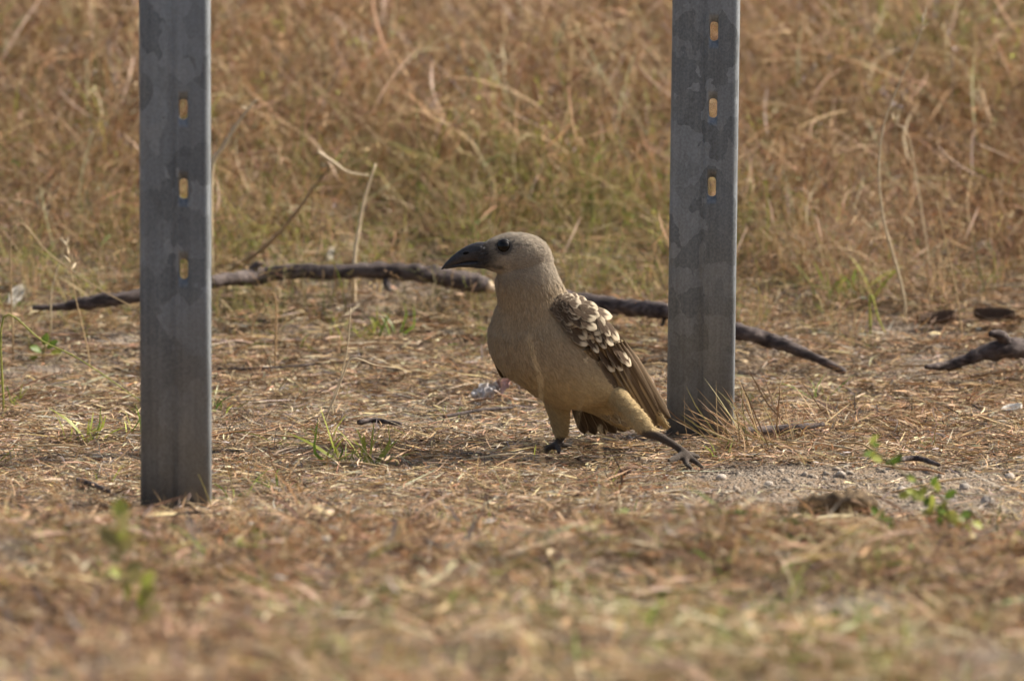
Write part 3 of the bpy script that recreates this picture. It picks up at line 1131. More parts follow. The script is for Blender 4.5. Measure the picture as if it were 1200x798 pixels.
def emit(name, label, coll, ncls, x, y, sc_rng, tilt=.12, cls=None, per=None, sink=.002):
    z = gh(x, y) - sink
    rot = np.stack([RNG.normal(0, tilt, len(x)), RNG.normal(0, tilt, len(x)), RNG.uniform(0, 6.283, len(x))], 1)
    scl = RNG.uniform(*sc_rng, len(x)) if not isinstance(sc_rng, np.ndarray) else sc_rng
    if cls is None:
        idx = RNG.integers(0, ncls, len(x))
    else:
        idx = cls * per + RNG.integers(0, per, len(x))
    return scatter(name, label, coll, np.stack([x, y, z], 1), rot, scl, idx)


# litter: flat mats of dead grass pieces
LITP = [{'straw': 3, 'pale': 2.2, 'tan': 3.2, 'grey': 2.4, 'brown': 2.6, 'rust': 1.4, 'dark': 1.6},
        {'straw': 1.6, 'pale': .8, 'tan': 3, 'rust': 2.2, 'brown': 3.2, 'pink': 2, 'dark': 2.0},
        {'grey': 4, 'pale': 2, 'straw': 1.6, 'brown': 2, 'tan': 1.5, 'dark': 2.5}]


def lit(i):
    c = i // 6
    a = blades(75, .085, (.010, .055), (.0008, .0024), (1.35, 1.64), (-.03, .08), LITP[c], 3, 0.001, True, 100 + i, .3, .006)
    b = blades(60, .085, (.004, .014), (.0018, .0045), (1.1, 1.7), (0, .1), LITP[c], 2, 0.001, True, 300 + i, .4, .005)
    return np.vstack([a[0], b[0]]), a[1] + [tuple(k + len(a[0]) for k in f) for f in b[1]], np.vstack([a[2], b[2]])


C_LIT = clump_set('litter_mat', 18, M_STRAW, lit)
x1, y1 = spots(7600, -1.6, 1.6, -1.1, 2.0)
x2, y2_ = spots(9000, -5, 5, -4, 7)
x, y = np.concatenate([x1, x2]), np.concatenate([y1, y2_])
bm_, gpx, gpy = bare_mask(x, y)
foot = np.zeros(len(x))
for p_ in (FOOT_NEAR, FOOT_FAR):
    foot = np.maximum(foot, np.exp(-(((x - p_.x) / .07) ** 4 + ((y - p_.y + .10) / .17) ** 4)))
k = (RNG.random(len(x)) > np.maximum(np.clip(bm_ * 1.15, 0, .92), foot * .93)) & post_clear(x, y, .045)
x, y, bm_ = x[k], y[k], bm_[k]
cl = np.where(vnoise(x * 3, y * 2, 1) + RNG.normal(0, .15, len(x)) > .55, 1, 0)
cl = np.where(RNG.random(len(x)) < .12 + .6 * bm_, 2, cl)
emit('grass_litter', 'matted dead grass and straw covering the soil', C_LIT, 18, x, y, (.45, .95), .06, cl, 6)

# grit on the bare soil
def peb(i):
    bm = bmesh.new()
    bmesh.ops.create_icosphere(bm, subdivisions=1 if i % 3 else 2, radius=1)
    for v in bm.verts:
        v.co *= 1 + .6 * mnoise.noise(v.co * 1.3 + Vector((i * 3.1, 0, 0)))
        v.co.z *= .6
    V = np.array([v.co[:] for v in bm.verts]); F = [tuple(v.index for v in f.verts) for f in bm.faces]
    bm.free()
    return V, F, np.ones((len(V), 3))


C_PEB = clump_set('grit_stone', 12, M_GRIT, peb)
x, y = spots(170000, -.65, .75, -.85, .6)
bm_, gpx, gpy = bare_mask(x, y)
k = (RNG.random(len(x)) < .04 + .96 * bm_) & post_clear(x, y, .03)
x, y = x[k], y[k]
emit('grit', 'fine grey grit and small stones on the bare soil', C_PEB, 12, x, y, np.minimum(.0005 + RNG.exponential(.0005, len(x)) + (RNG.random(len(x)) < .008) * RNG.uniform(.002, .005, len(x)), .007), .5, sink=.0002)

# short dry grass: foreground sward and scattered tufts
SHP = [{'straw': 2.2, 'tan': 3.2, 'pale': 1.5, 'grey': 1.0, 'rust': 2.4, 'brown': 2.6, 'pink': 2.0, 'dark': 1.2}, {'tan': 2.4, 'rust': 2.4, 'brown': 3, 'pink': 2.5, 'straw': 1, 'dark': 1.2, 'grey': 1},
       {'straw': 2.2, 'olive': 1.8, 'tan': 2.8, 'pale': 1.2, 'lime': .7, 'green': .6, 'brown': 2}]


def short(i):
    c = i // 6
    a = blades(20, .04, (.02, .075), (.0012, .0034), (.5, 1.55), (.05, .6), SHP[c], 4, 0, False, 500 + i, .4)
    b = blades(12, .05, (.015, .05), (.002, .0048), (1.0, 1.7), (0, .3), SHP[c], 3, .002, True, 560 + i, .5, .02)
    return np.vstack([a[0], b[0]]), a[1] + [tuple(k + len(a[0]) for k in f) for f in b[1]], np.vstack([a[2], b[2]])


C_SH = clump_set('short_tuft', 18, M_DRY, short)
xa, ya = spots(11000, -1.9, 1.9, -3.3, -.72)                     # foreground sward
k = RNG.random(len(xa)) < sstep(-.80, -1.12, ya + .12 * sstep(.1, .3, xa) + .22 * (vnoise(xa * 3, ya * 3, 2) - .5)) * (.30 + .7 * sstep(.3, .6, vnoise(xa * 5.5, ya * 4, 1)))
xa, ya = xa[k], ya[k]
xb, yb_ = spots(5200, -1.5, 1.5, -.75, 1.7)                      # scattered among the litter
k = RNG.random(len(xb)) < (.20 + .55 * sstep(.45, .75, vnoise(xb * 4, yb_ * 3, 3)) + .2 * sstep(.6, 1.4, yb_))
bm_, _, _ = bare_mask(xb, yb_)
k &= (RNG.random(len(xb)) > bm_ * 1.1) & bird_clear(xb, yb_)
xb, yb_ = xb[k], yb_[k]
xc, yc = spots(9000, -7, 7, -9, 3)
k = (np.abs(xc) > 1.8) | (yc < -3.2)
xc, yc = xc[k], yc[k]
x, y = np.concatenate([xa, xb, xc]), np.concatenate([ya, yb_, yc])
k = post_clear(x, y, .055)
x, y = x[k], y[k]
gz = vnoise(x * 2.2 + 9, y * 1.2, 0) + RNG.normal(0, .14, len(x))
cl = np.where(gz > .75, 2, np.where(vnoise(x * 1.6, y * 1.1, 2) + RNG.normal(0, .2, len(x)) > .40, 1, 0))
sc_ = RNG.uniform(.5, 1.25, len(x)) * np.where((y > -.7) & (np.abs(x) < 1.6), .62, 1.0)
emit('short_grass', 'short matted dry grass of the foreground and between the litter', C_SH, 18, x, y, sc_, .15, cl, 6)

# tall dry grass field behind
TLP = [{'straw': 3.2, 'tan': 3.6, 'rust': 1.8, 'brown': 1.4, 'pink': 1.6, 'pale': 1.4, 'grey': .8, 'olive': .8}, {'tan': 3.2, 'rust': 3, 'brown': 2.0, 'pink': 1.6, 'straw': 1.2, 'dark': .4},
       {'olive': 3, 'lime': 1.8, 'straw': 2.2, 'tan': 2.4, 'green': .9, 'brown': .6}]


def tall(i):
    c = i // 7
    a = blades(24, .06, (.08, .26), (.0009, .0030), (.05, .8), (.05, .6), TLP[c], 5, 0, False, 700 + i, .24, 0, .35)
    b = blades(9, .07, (.05, .16), (.0012, .003), (.6, 1.5), (.0, .4), TLP[c], 4, .01, True, 900 + i, .4, .12)
    return np.vstack([a[0], b[0]]), a[1] + [tuple(k + len(a[0]) for k in f) for f in b[1]], np.vstack([a[2], b[2]])


C_TL = clump_set('tall_tuft', 21, M_DRY, tall)
xa, ya = spots(19500, -2.2, 2.2, .85, 6.5)
edge = 1.10 + .35 * (vnoise(xa * 2.2, 3.3 + 0 * xa, 1) - .5) + .12 * sstep(.2, .5, xa)
k = RNG.random(len(xa)) < np.clip(sstep(-.5, .65, ya - edge), .03, 1)
xa, ya = xa[k], ya[k]
xc, yc = spots(22000, -14, 14, 1.7, 22)
k = (np.abs(xc) > 2.2) | (yc > 6.5)
xc, yc = xc[k], yc[k]
x, y = np.concatenate([xa, xc]), np.concatenate([ya, yc])
gz = vnoise(x * 2.4 + 8.4, y * 1.6, 3) + RNG.normal(0, .16, len(x)) + .10 * sstep(1.75, 1.1, y)
cl = np.where(gz > .77, 2, np.where(vnoise(x * 1.7, y * 1.3, 1) + RNG.normal(0, .2, len(x)) > .5, 1, 0))
edge = 1.62
sc_ = RNG.uniform(.6, 1.15, len(x)) * (.38 + .67 * sstep(.85, 2.0, y))
emit('tall_grass', 'tall reddish-brown dry grass field behind the branches', C_TL, 21, x, y, sc_, .12, cl, 7)

# fresh green growth
def grn(i):
    return blades(16, .022, (.015, .06), (.0014, .0034), (.2, 1.2), (.05, .5), {'green': 4, 'lime': 3, 'olive': 1.5}, 4, 0, False, 1200 + i, .25)


C_GR = clump_set('green_tuft', 8, M_GREEN, grn)
x, y = spots(9000, -2, 2, -3.0, 2.6)
gz = vnoise(x * 3.1 + 5, y * 2.3, 2)
bm_, gpx, gpy = bare_mask(x, y)
k = (RNG.random(len(x)) < .045 + .24 * sstep(.62, .85, gz) + .10 * sstep(1.0, 1.6, y) * sstep(.5, .7, gz)) & (RNG.random(len(x)) > bm_) & post_clear(x, y, .05) & bird_clear(x, y)
x, y = x[k], y[k]
emit('green_grass', 'sparse fresh green blades among the dry grass', C_GR, 8, x, y, (.45, 1.05), .15)

# ------------------------------------------------------------------ single stalks
def cols_like(V, c, amt=.12):
    return np.clip(np.array(PAL[c])[None] * (1 + RNG.normal(0, amt, (len(V), 1))), 0, 1)


def stalk(pts, Y, r, colr, label, seeds=0, rooted=True):
    P = [at(a, b, Y + (c if len(q) > 2 else 0)) for q in pts for a, b, c in [(q + (0,))[:3]]]
    b0 = P[0]
    gz0 = float(gh(b0.x, b0.y))
    if rooted and b0.z > gz0 - .002: P.insert(0, Vector((b0.x, b0.y, gz0 - .004)))
    root = empty('grass_stalk', (P[0].x, P[0].y, gz0))
    B = Vector(root.location)
    rr = [r * (1 - .55 * i / (len(P) - 1)) for i in range(len(P))]
    V, F = tube([p - B for p in P], rr, 5, 6)
    link('stem', mesh_np('stem', V, F, cols_like(V, colr)), root, M_STRAW)
    for k in range(seeds):
        t = len(P) - 1 - k * .16
        i = max(int(t), 0); f = t - i
        p = P[min(i, len(P) - 1)].lerp(P[min(i + 1, len(P) - 1)], f) - B
        d = Vector((random.uniform(-.8, .8), random.uniform(-.6, .6), random.uniform(.1, 1))).normalized()
        V, F = tube([p, p + d * .006, p + d * .013], [.0006, .0019, .0004], 3, 6)
        link('seed_head', mesh_np('seed_head', V, F, cols_like(V, 'pale')), root, M_STRAW)
    tag(root, label, 'grass stalk', 'single grass stalks')
    return root


def gy_of(px, py): return ground_at(px, py).y


stalk([(1060, 352), (1050, 310), (1036, 260), (1030, 205), (1035, 150), (1053, 100), (1073, 55), (1083, 22)], gy_of(1060, 380), .0018, 'pale', 'tall thin pink-tinged stalk curving high above the grass right of the right post', 4)
stalk([(1092, 330), (1082, 260), (1072, 200), (1064, 158), (1048, 143)], gy_of(1092, 345) + .1, .0011, 'pale', 'thin bent-over stalk just right of the tall pink stalk', 2)
stalk([(247, 205), (262, 172), (280, 143), (296, 122)], 1.2, .0036, 'pale', 'pale thick stalk with frayed head leaning beside the left post', 3)
stalk([(268, 320), (310, 290), (345, 252), (372, 215), (388, 195)], 1.12, .0032, 'tan', 'long dull brown stalk slanting up to the right behind the branch')
stalk([(415, 308), (420, 270), (428, 230), (440, 192)], 1.10, .0030, 'pale', 'straight pale straw standing upright behind the long branch', 0)
stalk([(372, 178), (390, 190), (408, 202), (432, 206)], 1.11, .0024, 'pale', 'short pale straw caught crosswise at the top of the slanting brown stalk', 0, False)
stalk([(520, 255), (521, 220), (517, 180), (512, 145)], 2.0, .0030, 'straw', 'upright blurred straw above and left of the bird')
stalk([(60, 345), (66, 320), (74, 294), (76, 288)], .9, .0011, 'pale', 'small seeded stalk left of the left post, nearest its branch tip', 3)
stalk([(104, 418), (96, 380), (88, 345), (79, 290)], .75, .0011, 'straw', 'slender seeded stalk crossing the left branch tip', 4)
stalk([(15, 265), (60, 300), (110, 335), (160, 362)], .8, .0012, 'straw', 'long straw sloping down right across the left branch tip')
stalk([(4, 372), (50, 400), (95, 422), (165, 470)], .45, .0013, 'lime', 'long greenish straw sloping down right towards the left post')
stalk([(390, 468), (400, 440), (408, 402), (411, 360)], .45, .0012, 'pale', 'thin pale upright stalk midway between left post and bird', 0)
stalk([(382, 490), (394, 462), (402, 440), (413, 420), (440, 428), (463, 431)], .36, .0014, 'pale', 'pale straw bent over like a hook between left post and bird')
stalk([(686, 330), (684, 316), (690, 298)], 1.25, .0035, 'pale', 'pale frayed stub standing just right of the bird head')
stalk([(700, 330), (706, 312), (704, 292)], 1.3, .0032, 'grey', 'grey frayed stub beside the pale stub right of the bird')
# blurred stalks between camera and bird
stalk([(631, 610), (634, 520), (633, 470), (636, 442), (646, 420), (658, 402)], -1.25, 0.0006, 'straw', 'blurred stalk in front of the belly leaning right')
stalk([(640, 612), (636, 540), (634, 470), (631, 438), (624, 415), (619, 394)], -1.25, 0.0007, 'straw', 'blurred stalk in front of the breast leaning left')
stalk([(672, 610), (671, 540), (679, 480), (686, 445), (690, 416)], -1.25, 0.0005, 'straw', 'blurred stalk in front of the wing edge, rightmost of those before the bird')
stalk([(706, 615), (708, 585), (704, 540), (703, 500)], -1.25, 0.0012, 'straw', 'short pale blurred stalk below the belly of the bird')
stalk([(726, 606), (726, 594), (725, 580)], -.75, .0028, 'pale', 'stubby pale upright straw in the foreground under the bird')
stalk([(965, 370), (985, 330), (1010, 285)], 1.2, .0014, 'rust', 'rusty slanting stalk between right post and tall pink stalk')
stalk([(1020, 345), (1030, 375), (1042, 398)], .95, .0018, 'lime', 'yellow-green stalk leaning left of the tall pink stalk base')
stalk([(1128, 395), (1120, 340), (1112, 300), (1098, 235)], .9, .0012, 'straw', 'thin stalk rising above the thick branch at the right')
stalk([(322, 345), (300, 372), (293, 398)], .75, .0012, 'tan', 'short tan stalk in front of the long branch near the left post')
stalk([(140, 300), (152, 250), (160, 200)], 1.5, .0022, 'lime', 'pale green stalk just left of the left post')
stalk([(3, 155), (15, 120), (28, 88)], 1.9, .0026, 'lime', 'pale green stalk at the far left edge')
stalk([(112, 148), (95, 110), (78, 82)], 1.8, .0030, 'lime', 'blurred green stalk leaning left, left of the left post')
stalk([(720, 165), (700, 130), (683, 100)], 1.9, .0026, 'lime', 'blurred yellow-green stalk leaning left beside the right post')
stalk([(1025, 165), (1008, 130), (988, 98)], 1.9, .0030, 'straw', 'blurred straw leaning left of the tall pink stalk')

# ------------------------------------------------------------------ tufts with separate blades
BL = []
for i in range(10):
    V, F, _ = blades(1, 0, (1, 1), (.09, .09), (.02, .04), (.1, .4), {'straw': 1}, 7, 0, False, 2000 + i, .25)
    V[:, 2] = np.maximum(V[:, 2], -.05)
    BL.append((V, F))
BLM = {}


def blade_mesh(i, colr):
    if (i, colr) not in BLM:
        V, F = BL[i]
        me = mesh_np('blade', V, F, np.tile(np.array(PAL[colr]), (len(V), 1)))
        me.materials.append(M_GREEN if colr in ('green', 'lime') else M_DRY)
        BLM[(i, colr)] = me
    return BLM[(i, colr)]


def tuft(px, py, n, Lr, cols, label, cat='grass tuft', spread=.02, lean=(.1, .9), wide=1.0, az=None, Y=None, group='grass tufts', name='grass_tuft'):
    g = ground_at(px, py) if Y is None else at(px, py, Y)
    g.z = float(gh(g.x, g.y)) + .006
    root = empty(name, g)
    for k in range(n):
        o = bpy.data.objects.new('blade', blade_mesh(random.randrange(10), random.choice(cols)))
        COL.objects.link(o)
        o.parent = root
        a = random.uniform(0, 6.283) if az is None else random.gauss(az[0], az[1])
        o.location = (random.gauss(0, spread), random.gauss(0, spread), -.003)
        ln = random.uniform(*lean)
        d = Vector((math.cos(a) * math.sin(ln), math.sin(a) * math.sin(ln), math.cos(ln)))
        q = d.to_track_quat('Z', 'Y')
        o.rotation_mode = 'QUATERNION'
        o.rotation_quaternion = q
        L = random.uniform(*Lr)
        o.scale = (.055 * wide * random.uniform(.6, 1.3), .055 * wide, L) if False else (L * wide * random.uniform(.6, 1.3), L * wide, L)
    tag(root, label, cat, group)
    return root


tuft(885, 498, 46, (.05, .125), ['straw', 'tan', 'brown', 'olive', 'tan'], 'large dry tuft at the foot of the right post, straws leaning across it', spread=.025, lean=(.3, 1.35), az=(math.pi, .9), wide=.2, Y=YR - .08)
tuft(872, 512, 26, (.05, .11), ['straw', 'tan', 'rust'], 'small dry tuft directly in front of the right post', spread=.03, lean=(.4, 1.3), az=(math.pi * .8, .9), wide=.22, Y=YR - .06)
tuft(925, 505, 22, (.05, .10), ['straw', 'tan', 'brown'], 'dry tuft a little right of the right post', spread=.04, lean=(.5, 1.4), wide=.24)
tuft(425, 548, 30, (.03, .075), ['lime', 'lime', 'green'], 'green grass tuft midway between the left post and the bird', spread=.022, lean=(.2, 1.2), wide=.9)
tuft(402, 548, 10, (.02, .045), ['lime', 'olive'], 'yellowish grass tuft just left of the green one between post and bird', spread=.02, lean=(.3, 1.2), wide=.9)
tuft(93, 520, 16, (.025, .06), ['lime', 'lime', 'green'], 'small green tuft left of the left post', spread=.015, lean=(.2, 1.0), wide=.9)
tuft(12, 476, 9, (.015, .035), ['green', 'lime'], 'small green tuft at the left edge of the picture', spread=.014, lean=(.3, 1.2), wide=.9)
tuft(1003, 352, 26, (.03, .075), ['lime', 'lime', 'green'], 'green tuft behind the branches, right of the right post', spread=.03, lean=(.2, 1.1), wide=.9)
tuft(440, 398, 26, (.025, .055), ['lime', 'green', 'lime'], 'green tuft on the litter in front of the middle of the long branch', spread=.03, lean=(.2, 1.1), wide=.9)
tuft(300, 572, 20, (.04, .08), ['tan', 'rust', 'straw'], 'rusty dry tuft right beside the left post foot', spread=.035, lean=(.2, 1.1), wide=.26)
tuft(200, 592, 22, (.03, .06), ['straw', 'tan', 'olive'], 'dry tuft hiding the foot of the left post', spread=.04, lean=(.4, 1.4), wide=.26, Y=YL - .05)
tuft(600, 580, 16, (.03, .065), ['tan', 'straw', 'olive'], 'dry tuft in front of the bird below its far foot', spread=.03, lean=(.3, 1.3), wide=.26)
tuft(640, 540, 9, (.018, .035), ['lime', 'olive'], 'tiny yellow-green tuft at the far foot of the bird', spread=.014, lean=(.2, 1.1), wide=.9)
tuft(895, 330, 18, (.04, .09), ['brown', 'rust', 'tan'], 'brown matted tuft behind the right post', spread=.03, lean=(.4, 1.3), wide=.26)


# ------------------------------------------------------------------ leafy weeds
def leaf_mesh(colr, seed):
    g = random.Random(seed)
    V, F = [], []
    for i in range(7):
        t = i / 6
        w = .34 * math.sin(math.pi * min(1, t * .93 + .05)) ** .8 + .01
        for s in (-1, 0, 1):
            V.append((s * w, t, .10 * abs(s) - .18 * t * t + .02 * g.uniform(-1, 1)))
    for i in range(6):
        for j in range(2):
            a = i * 3 + j
            F.append((a, a + 1, a + 4, a + 3))
    V = np.array(V)
    me = mesh_np('leaf', V, F, np.tile(np.array(PAL[colr]), (len(V), 1)))
    me.materials.append(M_GREEN)
    return me


LEAF = {c: [leaf_mesh(c, k) for k in range(3)] for c in ('green', 'lime', 'olive', 'rust')}


def weed(stems, leaves, label, Y, r=.0022, cat='weed', stem_c='olive'):
    """stems: lists of (px,py[,dY]); leaves: (px,py,length mm,angle deg in the picture,colour)"""
    p0 = at(stems[0][0][0], stems[0][0][1], Y)
    p0.z = float(gh(p0.x, p0.y)) - .002
    root = empty('weed', p0)
    for s in stems:
        P = [at(q[0], q[1], Y + (q[2] if len(q) > 2 else 0)) - p0 for q in s]
        if s is stems[0]: P[0] = Vector((0, 0, -.003))
        V, F = tube(P, [r * (1 - .6 * i / (len(P) - 1)) for i in range(len(P))], 5, 7)
        link('stem', mesh_np('stem', V, F, cols_like(V, stem_c)), root, M_GREEN)
    for (px, py, L, ang, c) in leaves:
        o = bpy.data.objects.new('leaf', random.choice(LEAF[c]))
        COL.objects.link(o)
        o.parent = root
        o.location = at(px, py, Y + random.uniform(-.012, .012)) - p0
        a = R(ang)
        d = Vector((math.cos(a), random.uniform(-.6, .3), math.sin(a))).normalized()
        nrm = Vector((random.uniform(-.4, .4), -.7, .7))
        nrm = (nrm - d * nrm.dot(d)).normalized()
        o.rotation_mode = 'QUATERNION'
        o.rotation_quaternion = Matrix((d.cross(nrm), d, nrm)).transposed().to_quaternion()
        o.scale = (L * mm,) * 3
    tag(root, label, cat, 'leafy green weeds')
    return root


lv = []
for (px, py) in ((1020, 520), (1026, 532), (1034, 540), (1044, 546), (1072, 566), (1078, 576), (1068, 580), (1084, 586), (1094, 580), (1102, 592), (1108, 584), (1112, 598), (1100, 606), (1110, 612), (1092, 598), (1140, 602), (1138, 612), (1086, 572), (1118, 606)):
    lv.append((px, py, random.uniform(12, 18), random.uniform(0, 360), random.choice(['green', 'lime', 'lime'])))
    lv.append((px + random.uniform(-6, 6), py + random.uniform(-6, 6), random.uniform(9, 14), random.uniform(0, 360), random.choice(['green', 'lime'])))
weed([[(1113, 665), (1113, 630), (1110, 596), (1098, 578), (1075, 566), (1050, 548), (1020, 522)], [(1113, 632, 0), (1127, 618), (1139, 603)], [(1111, 612), (1102, 600), (1090, 590)]], lv,
     'leafy green weed with a long arm arching left, in the lower right foreground', -.95)
weed([[(1036, 640), (1034, 622), (1030, 606)]], [(1030, 606, 15, 120, 'green'), (1034, 612, 14, 20, 'green'), (1032, 618, 13, 200, 'lime'), (1040, 620, 12, 40, 'green'), (1028, 610, 14, 60, 'green')],
     'small green weed just left of the arching weed', -.9)
weed([[(1198, 668), (1197, 648), (1200, 630)]], [(1196, 645, 22, 100, 'lime'), (1200, 640, 24, 60, 'green'), (1193, 650, 20, 170, 'lime'), (1203, 650, 20, 10, 'green')], 'green weed cut off by the right edge of the picture', -1.1)
lv = []
for (px, py) in ((140, 610), (141, 624), (138, 640), (142, 650), (137, 662), (146, 668), (140, 676), (152, 684), (168, 690), (172, 702), (165, 712), (170, 722), (150, 700), (158, 736), (145, 742), (152, 755), (162, 770), (139, 632), (175, 695)):
    lv.append((px, py, random.uniform(16, 27), random.uniform(20, 160), random.choice(['lime', 'olive', 'lime'])))
weed([[(160, 800), (152, 740), (144, 680), (139, 600)], [(156, 765), (166, 720), (170, 680)]], lv, 'tall blurred yellow-green weed in the lower left foreground', -1.95, .002)
weed([[(960, 742), (962, 733), (964, 724)]], [(962, 732, 22, 150, 'green'), (966, 730, 22, 40, 'green'), (964, 738, 20, 190, 'green'), (968, 736, 18, 0, 'lime')], 'tiny blurred green weed low in the foreground, right of centre', -1.75)
weed([[(50, 425), (51, 412), (54, 400)]], [(48, 412, 17, 150, 'green'), (56, 408, 17, 40, 'green'), (52, 404, 15, 80, 'green'), (60, 414, 14, 10, 'lime'), (44, 418, 14, 200, 'green')], 'small green sprout at the far left, below the branch tip', gy_of(50, 426))
weed([[(565, 668), (563, 658), (562, 650)]], [(558, 657, 20, 160, 'lime'), (568, 655, 20, 20, 'lime'), (562, 650, 18, 90, 'olive')], 'small yellow-green weed in the foreground below the bird', -1.25)
weed([[(300, 648), (298, 640), (296, 633)]], [(292, 638, 20, 160, 'lime'), (300, 636, 22, 30, 'green'), (308, 640, 18, 10, 'lime'), (296, 632, 18, 80, 'green')], 'small green weed in the foreground right of the left post', -1.15)
weed([[(316, 715), (320, 690), (322, 668)]], [(318, 690, 24, 110, 'rust'), (322, 676, 24, 60, 'rust'), (316, 700, 22, 150, 'rust'), (326, 684, 20, 30, 'rust')], 'dark rusty dead weed in the foreground right of the left post', -1.45, .003, 'weed', 'rust')

# ------------------------------------------------------------------ stones, chunk, scraps, leaves
def rock_mesh(name, seed, sub=3, flat=.7, rough=.28):
    bm = bmesh.new()
    bmesh.ops.create_icosphere(bm, subdivisions=sub, radius=1)
    for v in bm.verts:
        c = v.co.copy()
        v.co *= 1 + rough * mnoise.noise(c * 1.1 + Vector((seed * 5.3, 0, 0))) + .4 * rough * mnoise.noise(c * 2.6 + Vector((0, seed * 3.1, 0)))
        v.co.z *= flat
    me = bpy.data.meshes.new(name)
    bm.to_mesh(me); bm.free()
    for p in me.polygons: p.use_smooth = True
    return me


RK = [rock_mesh('stone', k, 2) for k in range(5)]
for me in RK: me.materials.append(M_STONE)


def stone(px, py, r, label, me=None, mat=None, group='loose stones on the bare soil'):
    g = ground_at(px, py + r * .6)
    if mat is not None:
        me = rock_mesh('stone', px, 3)
        me.materials.append(mat)
    o = link('stone', me or RK[0], loc=(g.x, g.y, g.z + r * mm * .5))
    o.scale = (r * mm * random.uniform(1, 1.25), r * mm, r * mm)
    o.rotation_euler = (random.uniform(-.3, .3), random.uniform(-.3, .3), random.uniform(0, 6))
    tag(o, label, 'stone', group)


stone(1158, 587, 9, 'rounded pale stone on the bare soil beside the arching weed', mat=M_STONE)
stone(915, 602, 7, 'dark reddish-brown stone just left of the rotten wood chunk', mat=M_REDSTONE)
for (px, py, r, w) in ((900, 568, 6, 'behind the left end of the wood chunk'), (985, 556, 6, 'behind the right end of the wood chunk'), (1056, 574, 6, 'under the arching arm of the leafy weed'), (845, 560, 6, 'just right of the near foot of the bird'),
                       (868, 594, 7, 'left of the dark reddish-brown stone'), (1130, 570, 6, 'between the leafy weed and the rounded pale stone'), (1183, 560, 6, 'behind the rounded pale stone, near the right edge')):
    stone(px, py, r, 'small grey-brown stone on bare soil ' + w, RK[int(px) % 5])

g = ground_at(982, 612)
g.z += .006
V, F = tube([(-.042, .01, .008), (-.025, .004, .012), (0, 0, .0145), (.022, 0, .0145), (.037, .004, .009), (.041, .004, .006)], [.007, .011, .0125, .0135, .011, .004], 8, 16, .5, 75.)
ch = link('wood_chunk', mesh_np('wood_chunk', V, F), mat=M_CHUNK, loc=g)
tag(ch, 'brown chunk of rotten wood on the bare soil at the edge of the foreground grass', 'wood chunk')

g = ground_at(575, 474)
g.z += .010
root = empty('crumpled_petal', g)
for k, (dx, dz, w, mt) in enumerate(((-.014, .005, .010, M_SCRAPW), (-.007, .009, .011, M_SCRAPW), (.000, .006, .009, M_SCRAPW), (.004, .011, .008, M_SCRAPW), (.010, .011, .011, M_SCRAPP), (.017, .014, .009, M_SCRAPP))):
    V, F = [(0, 0, 0)], []
    for i in range(1, 5):
        for j in range(14):
            a = 2 * math.pi * j / 14
            rr_ = i / 4 * w * (1 + .35 * mnoise.noise(Vector((math.cos(a) * 1.5, math.sin(a) * 1.5, k * 5.))))
            x_, z_ = math.cos(a) * rr_, math.sin(a) * rr_ * .75
            V.append((x_, .9 * w * (i / 4) ** 1.3 * mnoise.noise(Vector((x_ / w * 1.6, z_ / w * 1.6, k * 9.))), z_))
    for j in range(14):
        F.append((0, 1 + j, 1 + (j + 1) % 14))
        for i in range(3):
            F.append((1 + i * 14 + j, 1 + (i + 1) * 14 + j, 1 + (i + 1) * 14 + (j + 1) % 14, 1 + i * 14 + (j + 1) % 14))
    V = [tuple(Matrix.Rotation(k * 1.1, 3, 'Y') @ Matrix.Rotation(random.uniform(-.9, .3), 3, 'X') @ Matrix.Rotation(random.uniform(-.6, .6), 3, 'Z') @ Vector(v) + Vector((dx, .003 * k - .01, dz))) for v in V]
    link('petal', mesh_np('petal', V, F), root, mt)
tag(root, 'crumpled white and pink scrap on the litter just left of the bird', 'petal')


def dead_leaf(px, py, L, ang, mat, label, name='dead_leaf', cat='dead leaf', group='fallen leaves', h=.006, stand=.5):
    g = ground_at(px, py)
    V, F = [], []
    for i in range(9):
        t = i / 8
        w = .22 * math.sin(math.pi * (t * .94 + .03)) ** .8 + .008
        for s in (-1, -.5, 0, .5, 1):
            V.append(((t - .5), s * w, .30 * s * s * (.6 + .4 * t) + .22 * (t - .5) ** 2 + .02 * mnoise.noise(Vector((t * 5, s * 2, px)))))
    for i in range(8):
        for j in range(4):
            a = i * 5 + j
            F.append((a, a + 5, a + 6, a + 1))
    o = link(name, mesh_np(name, np.array(V), F), mat=mat, loc=(g.x, g.y, g.z + h))
    o.scale = (L * mm,) * 3
    o.rotation_euler = (stand, -R(ang) * .5, R(ang))
    md = o.modifiers.new('thick', 'SOLIDIFY'); md.thickness = .02
    tag(o, label, cat, group)


dead_leaf(1097, 388, 48, 6, M_DEADLEAF, 'dark curled leaf on the litter above the thick branch tip')
dead_leaf(1165, 386, 52, -14, M_DEADLEAF, 'dark curled leaf lying against the forked stub at the right')
dead_leaf(890, 322, 50, 20, M_DEADLEAF, 'dark brown leaf lying behind the right post')
dead_leaf(1145, 300, 24, 30, M_WHITE, 'whitish leaf in the grass edge at the right')
dead_leaf(15, 356, 34, 60, M_WHITE, 'whitish leaf at the far left beyond the branch tip', stand=1.0)
dead_leaf(1185, 490, 26, 10, M_WHITE, 'pale leaf scrap on the litter at the right edge')
dead_leaf(383, 312, 24, 80, M_WHITE, 'small white leaf standing just behind the long branch', stand=1.3, h=.012)
dead_leaf(730, 565, 20, 20, M_REDSTONE, 'small red-brown leaf on the ground below the tail')

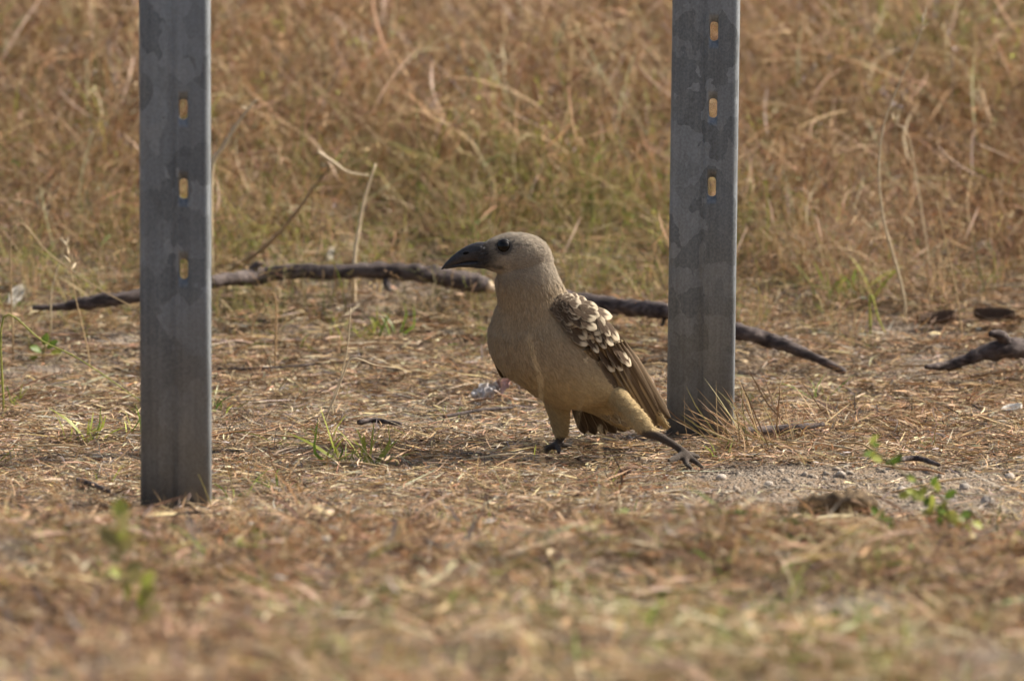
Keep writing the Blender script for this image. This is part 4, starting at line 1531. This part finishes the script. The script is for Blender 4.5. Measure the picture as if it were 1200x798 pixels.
# loose straws lying on the litter, each one a thing
STRAW = []
for k in range(6):
    gk = random.Random(k)
    P = [Vector((-.5, 0, 0)), Vector((-.2, gk.uniform(-.05, .05), gk.uniform(0, .06))), Vector((.15, gk.uniform(-.1, .1), gk.uniform(0, .08))), Vector((.5, gk.uniform(-.15, .15), gk.uniform(0, .05)))]
    V, F = tube(P, [.018, .022, .020, .012], 3, 6, flat=1)
    for c in ('pale', 'straw', 'tan', 'rust'):
        me = mesh_np('straw', V, F, cols_like(V, c))
        me.materials.append(M_STRAW)
        STRAW.append((c, me))
zones = [((255, 545, 400, 470), 'between the left post and the bird'), ((255, 600, 495, 570), 'in front of the bird on its left'), ((5, 160, 400, 560), 'left of the left post'),
         ((880, 1195, 430, 560), 'right of the right post'), ((700, 780, 395, 480), 'between the bird and the right post'), ((840, 1180, 560, 595), 'over the bare soil around the wood chunk')]
CN = {'pale': 'cream', 'straw': 'yellow', 'tan': 'tan', 'rust': 'rusty'}
for (a0, a1, b0, b1), where in zones:
    for cn_ in ('pale', 'straw', 'tan', 'rust'):
        px, py = random.uniform(a0, a1), random.uniform(b0, b1)
        c, me = random.choice([q for q in STRAW if q[0] == cn_])
        g = ground_at(px, py)
        L = random.uniform(.08, .13)
        o = link('straw', me, loc=(g.x, g.y, g.z + .009))
        o.scale = (L, .035 + L * .18, .035 + L * .18)
        o.rotation_euler = (random.uniform(0, .6), random.gauss(0, .07), random.choice([0, math.pi]) + random.gauss(0, .6))
        tag(o, '%s loose straw lying on the litter %s' % (CN[c], where), 'straw', 'loose straws lying on the ground')

# dark twigs
def twig(pts, r, label):
    P = []
    for px, py in pts:
        g = ground_at(px, py)
        P.append(Vector((g.x, g.y, g.z + r + .008)))
    B = Vector(P[0])
    V, F = tube([p - B for p in P], [r, r * 1.1, r * .9, r * .5][:len(P)] if len(P) <= 4 else [r] * len(P), 6, 8, .25, 120.)
    o = link('twig', mesh_np('twig', V, F), mat=M_BARK, loc=B)
    tag(o, label, 'twig', 'dark twigs in the litter')


twig([(88, 574), (108, 580), (128, 588)], .003, 'dark twig on the ground just left of the left post foot')
twig([(420, 506), (440, 504), (470, 508)], .003, 'short black twig between the left post and the bird')
twig([(868, 520), (900, 518), (940, 514), (965, 511)], .005, 'dark twig beside the dry tuft right of the right post')
twig([(520, 500), (560, 492), (600, 488)], .002, 'thin dark twig in front of the breast of the bird')
twig([(1040, 555), (1072, 548), (1100, 556)], .003, 'dark twig behind the arching weed on the right')
twig([(255, 444), (320, 440), (400, 436), (470, 440)], .0014, 'long thin reddish twig right of the left post')
twig([(1100, 250), (1140, 248), (1170, 252)], .006, 'blurred twig in the grass edge at the right')
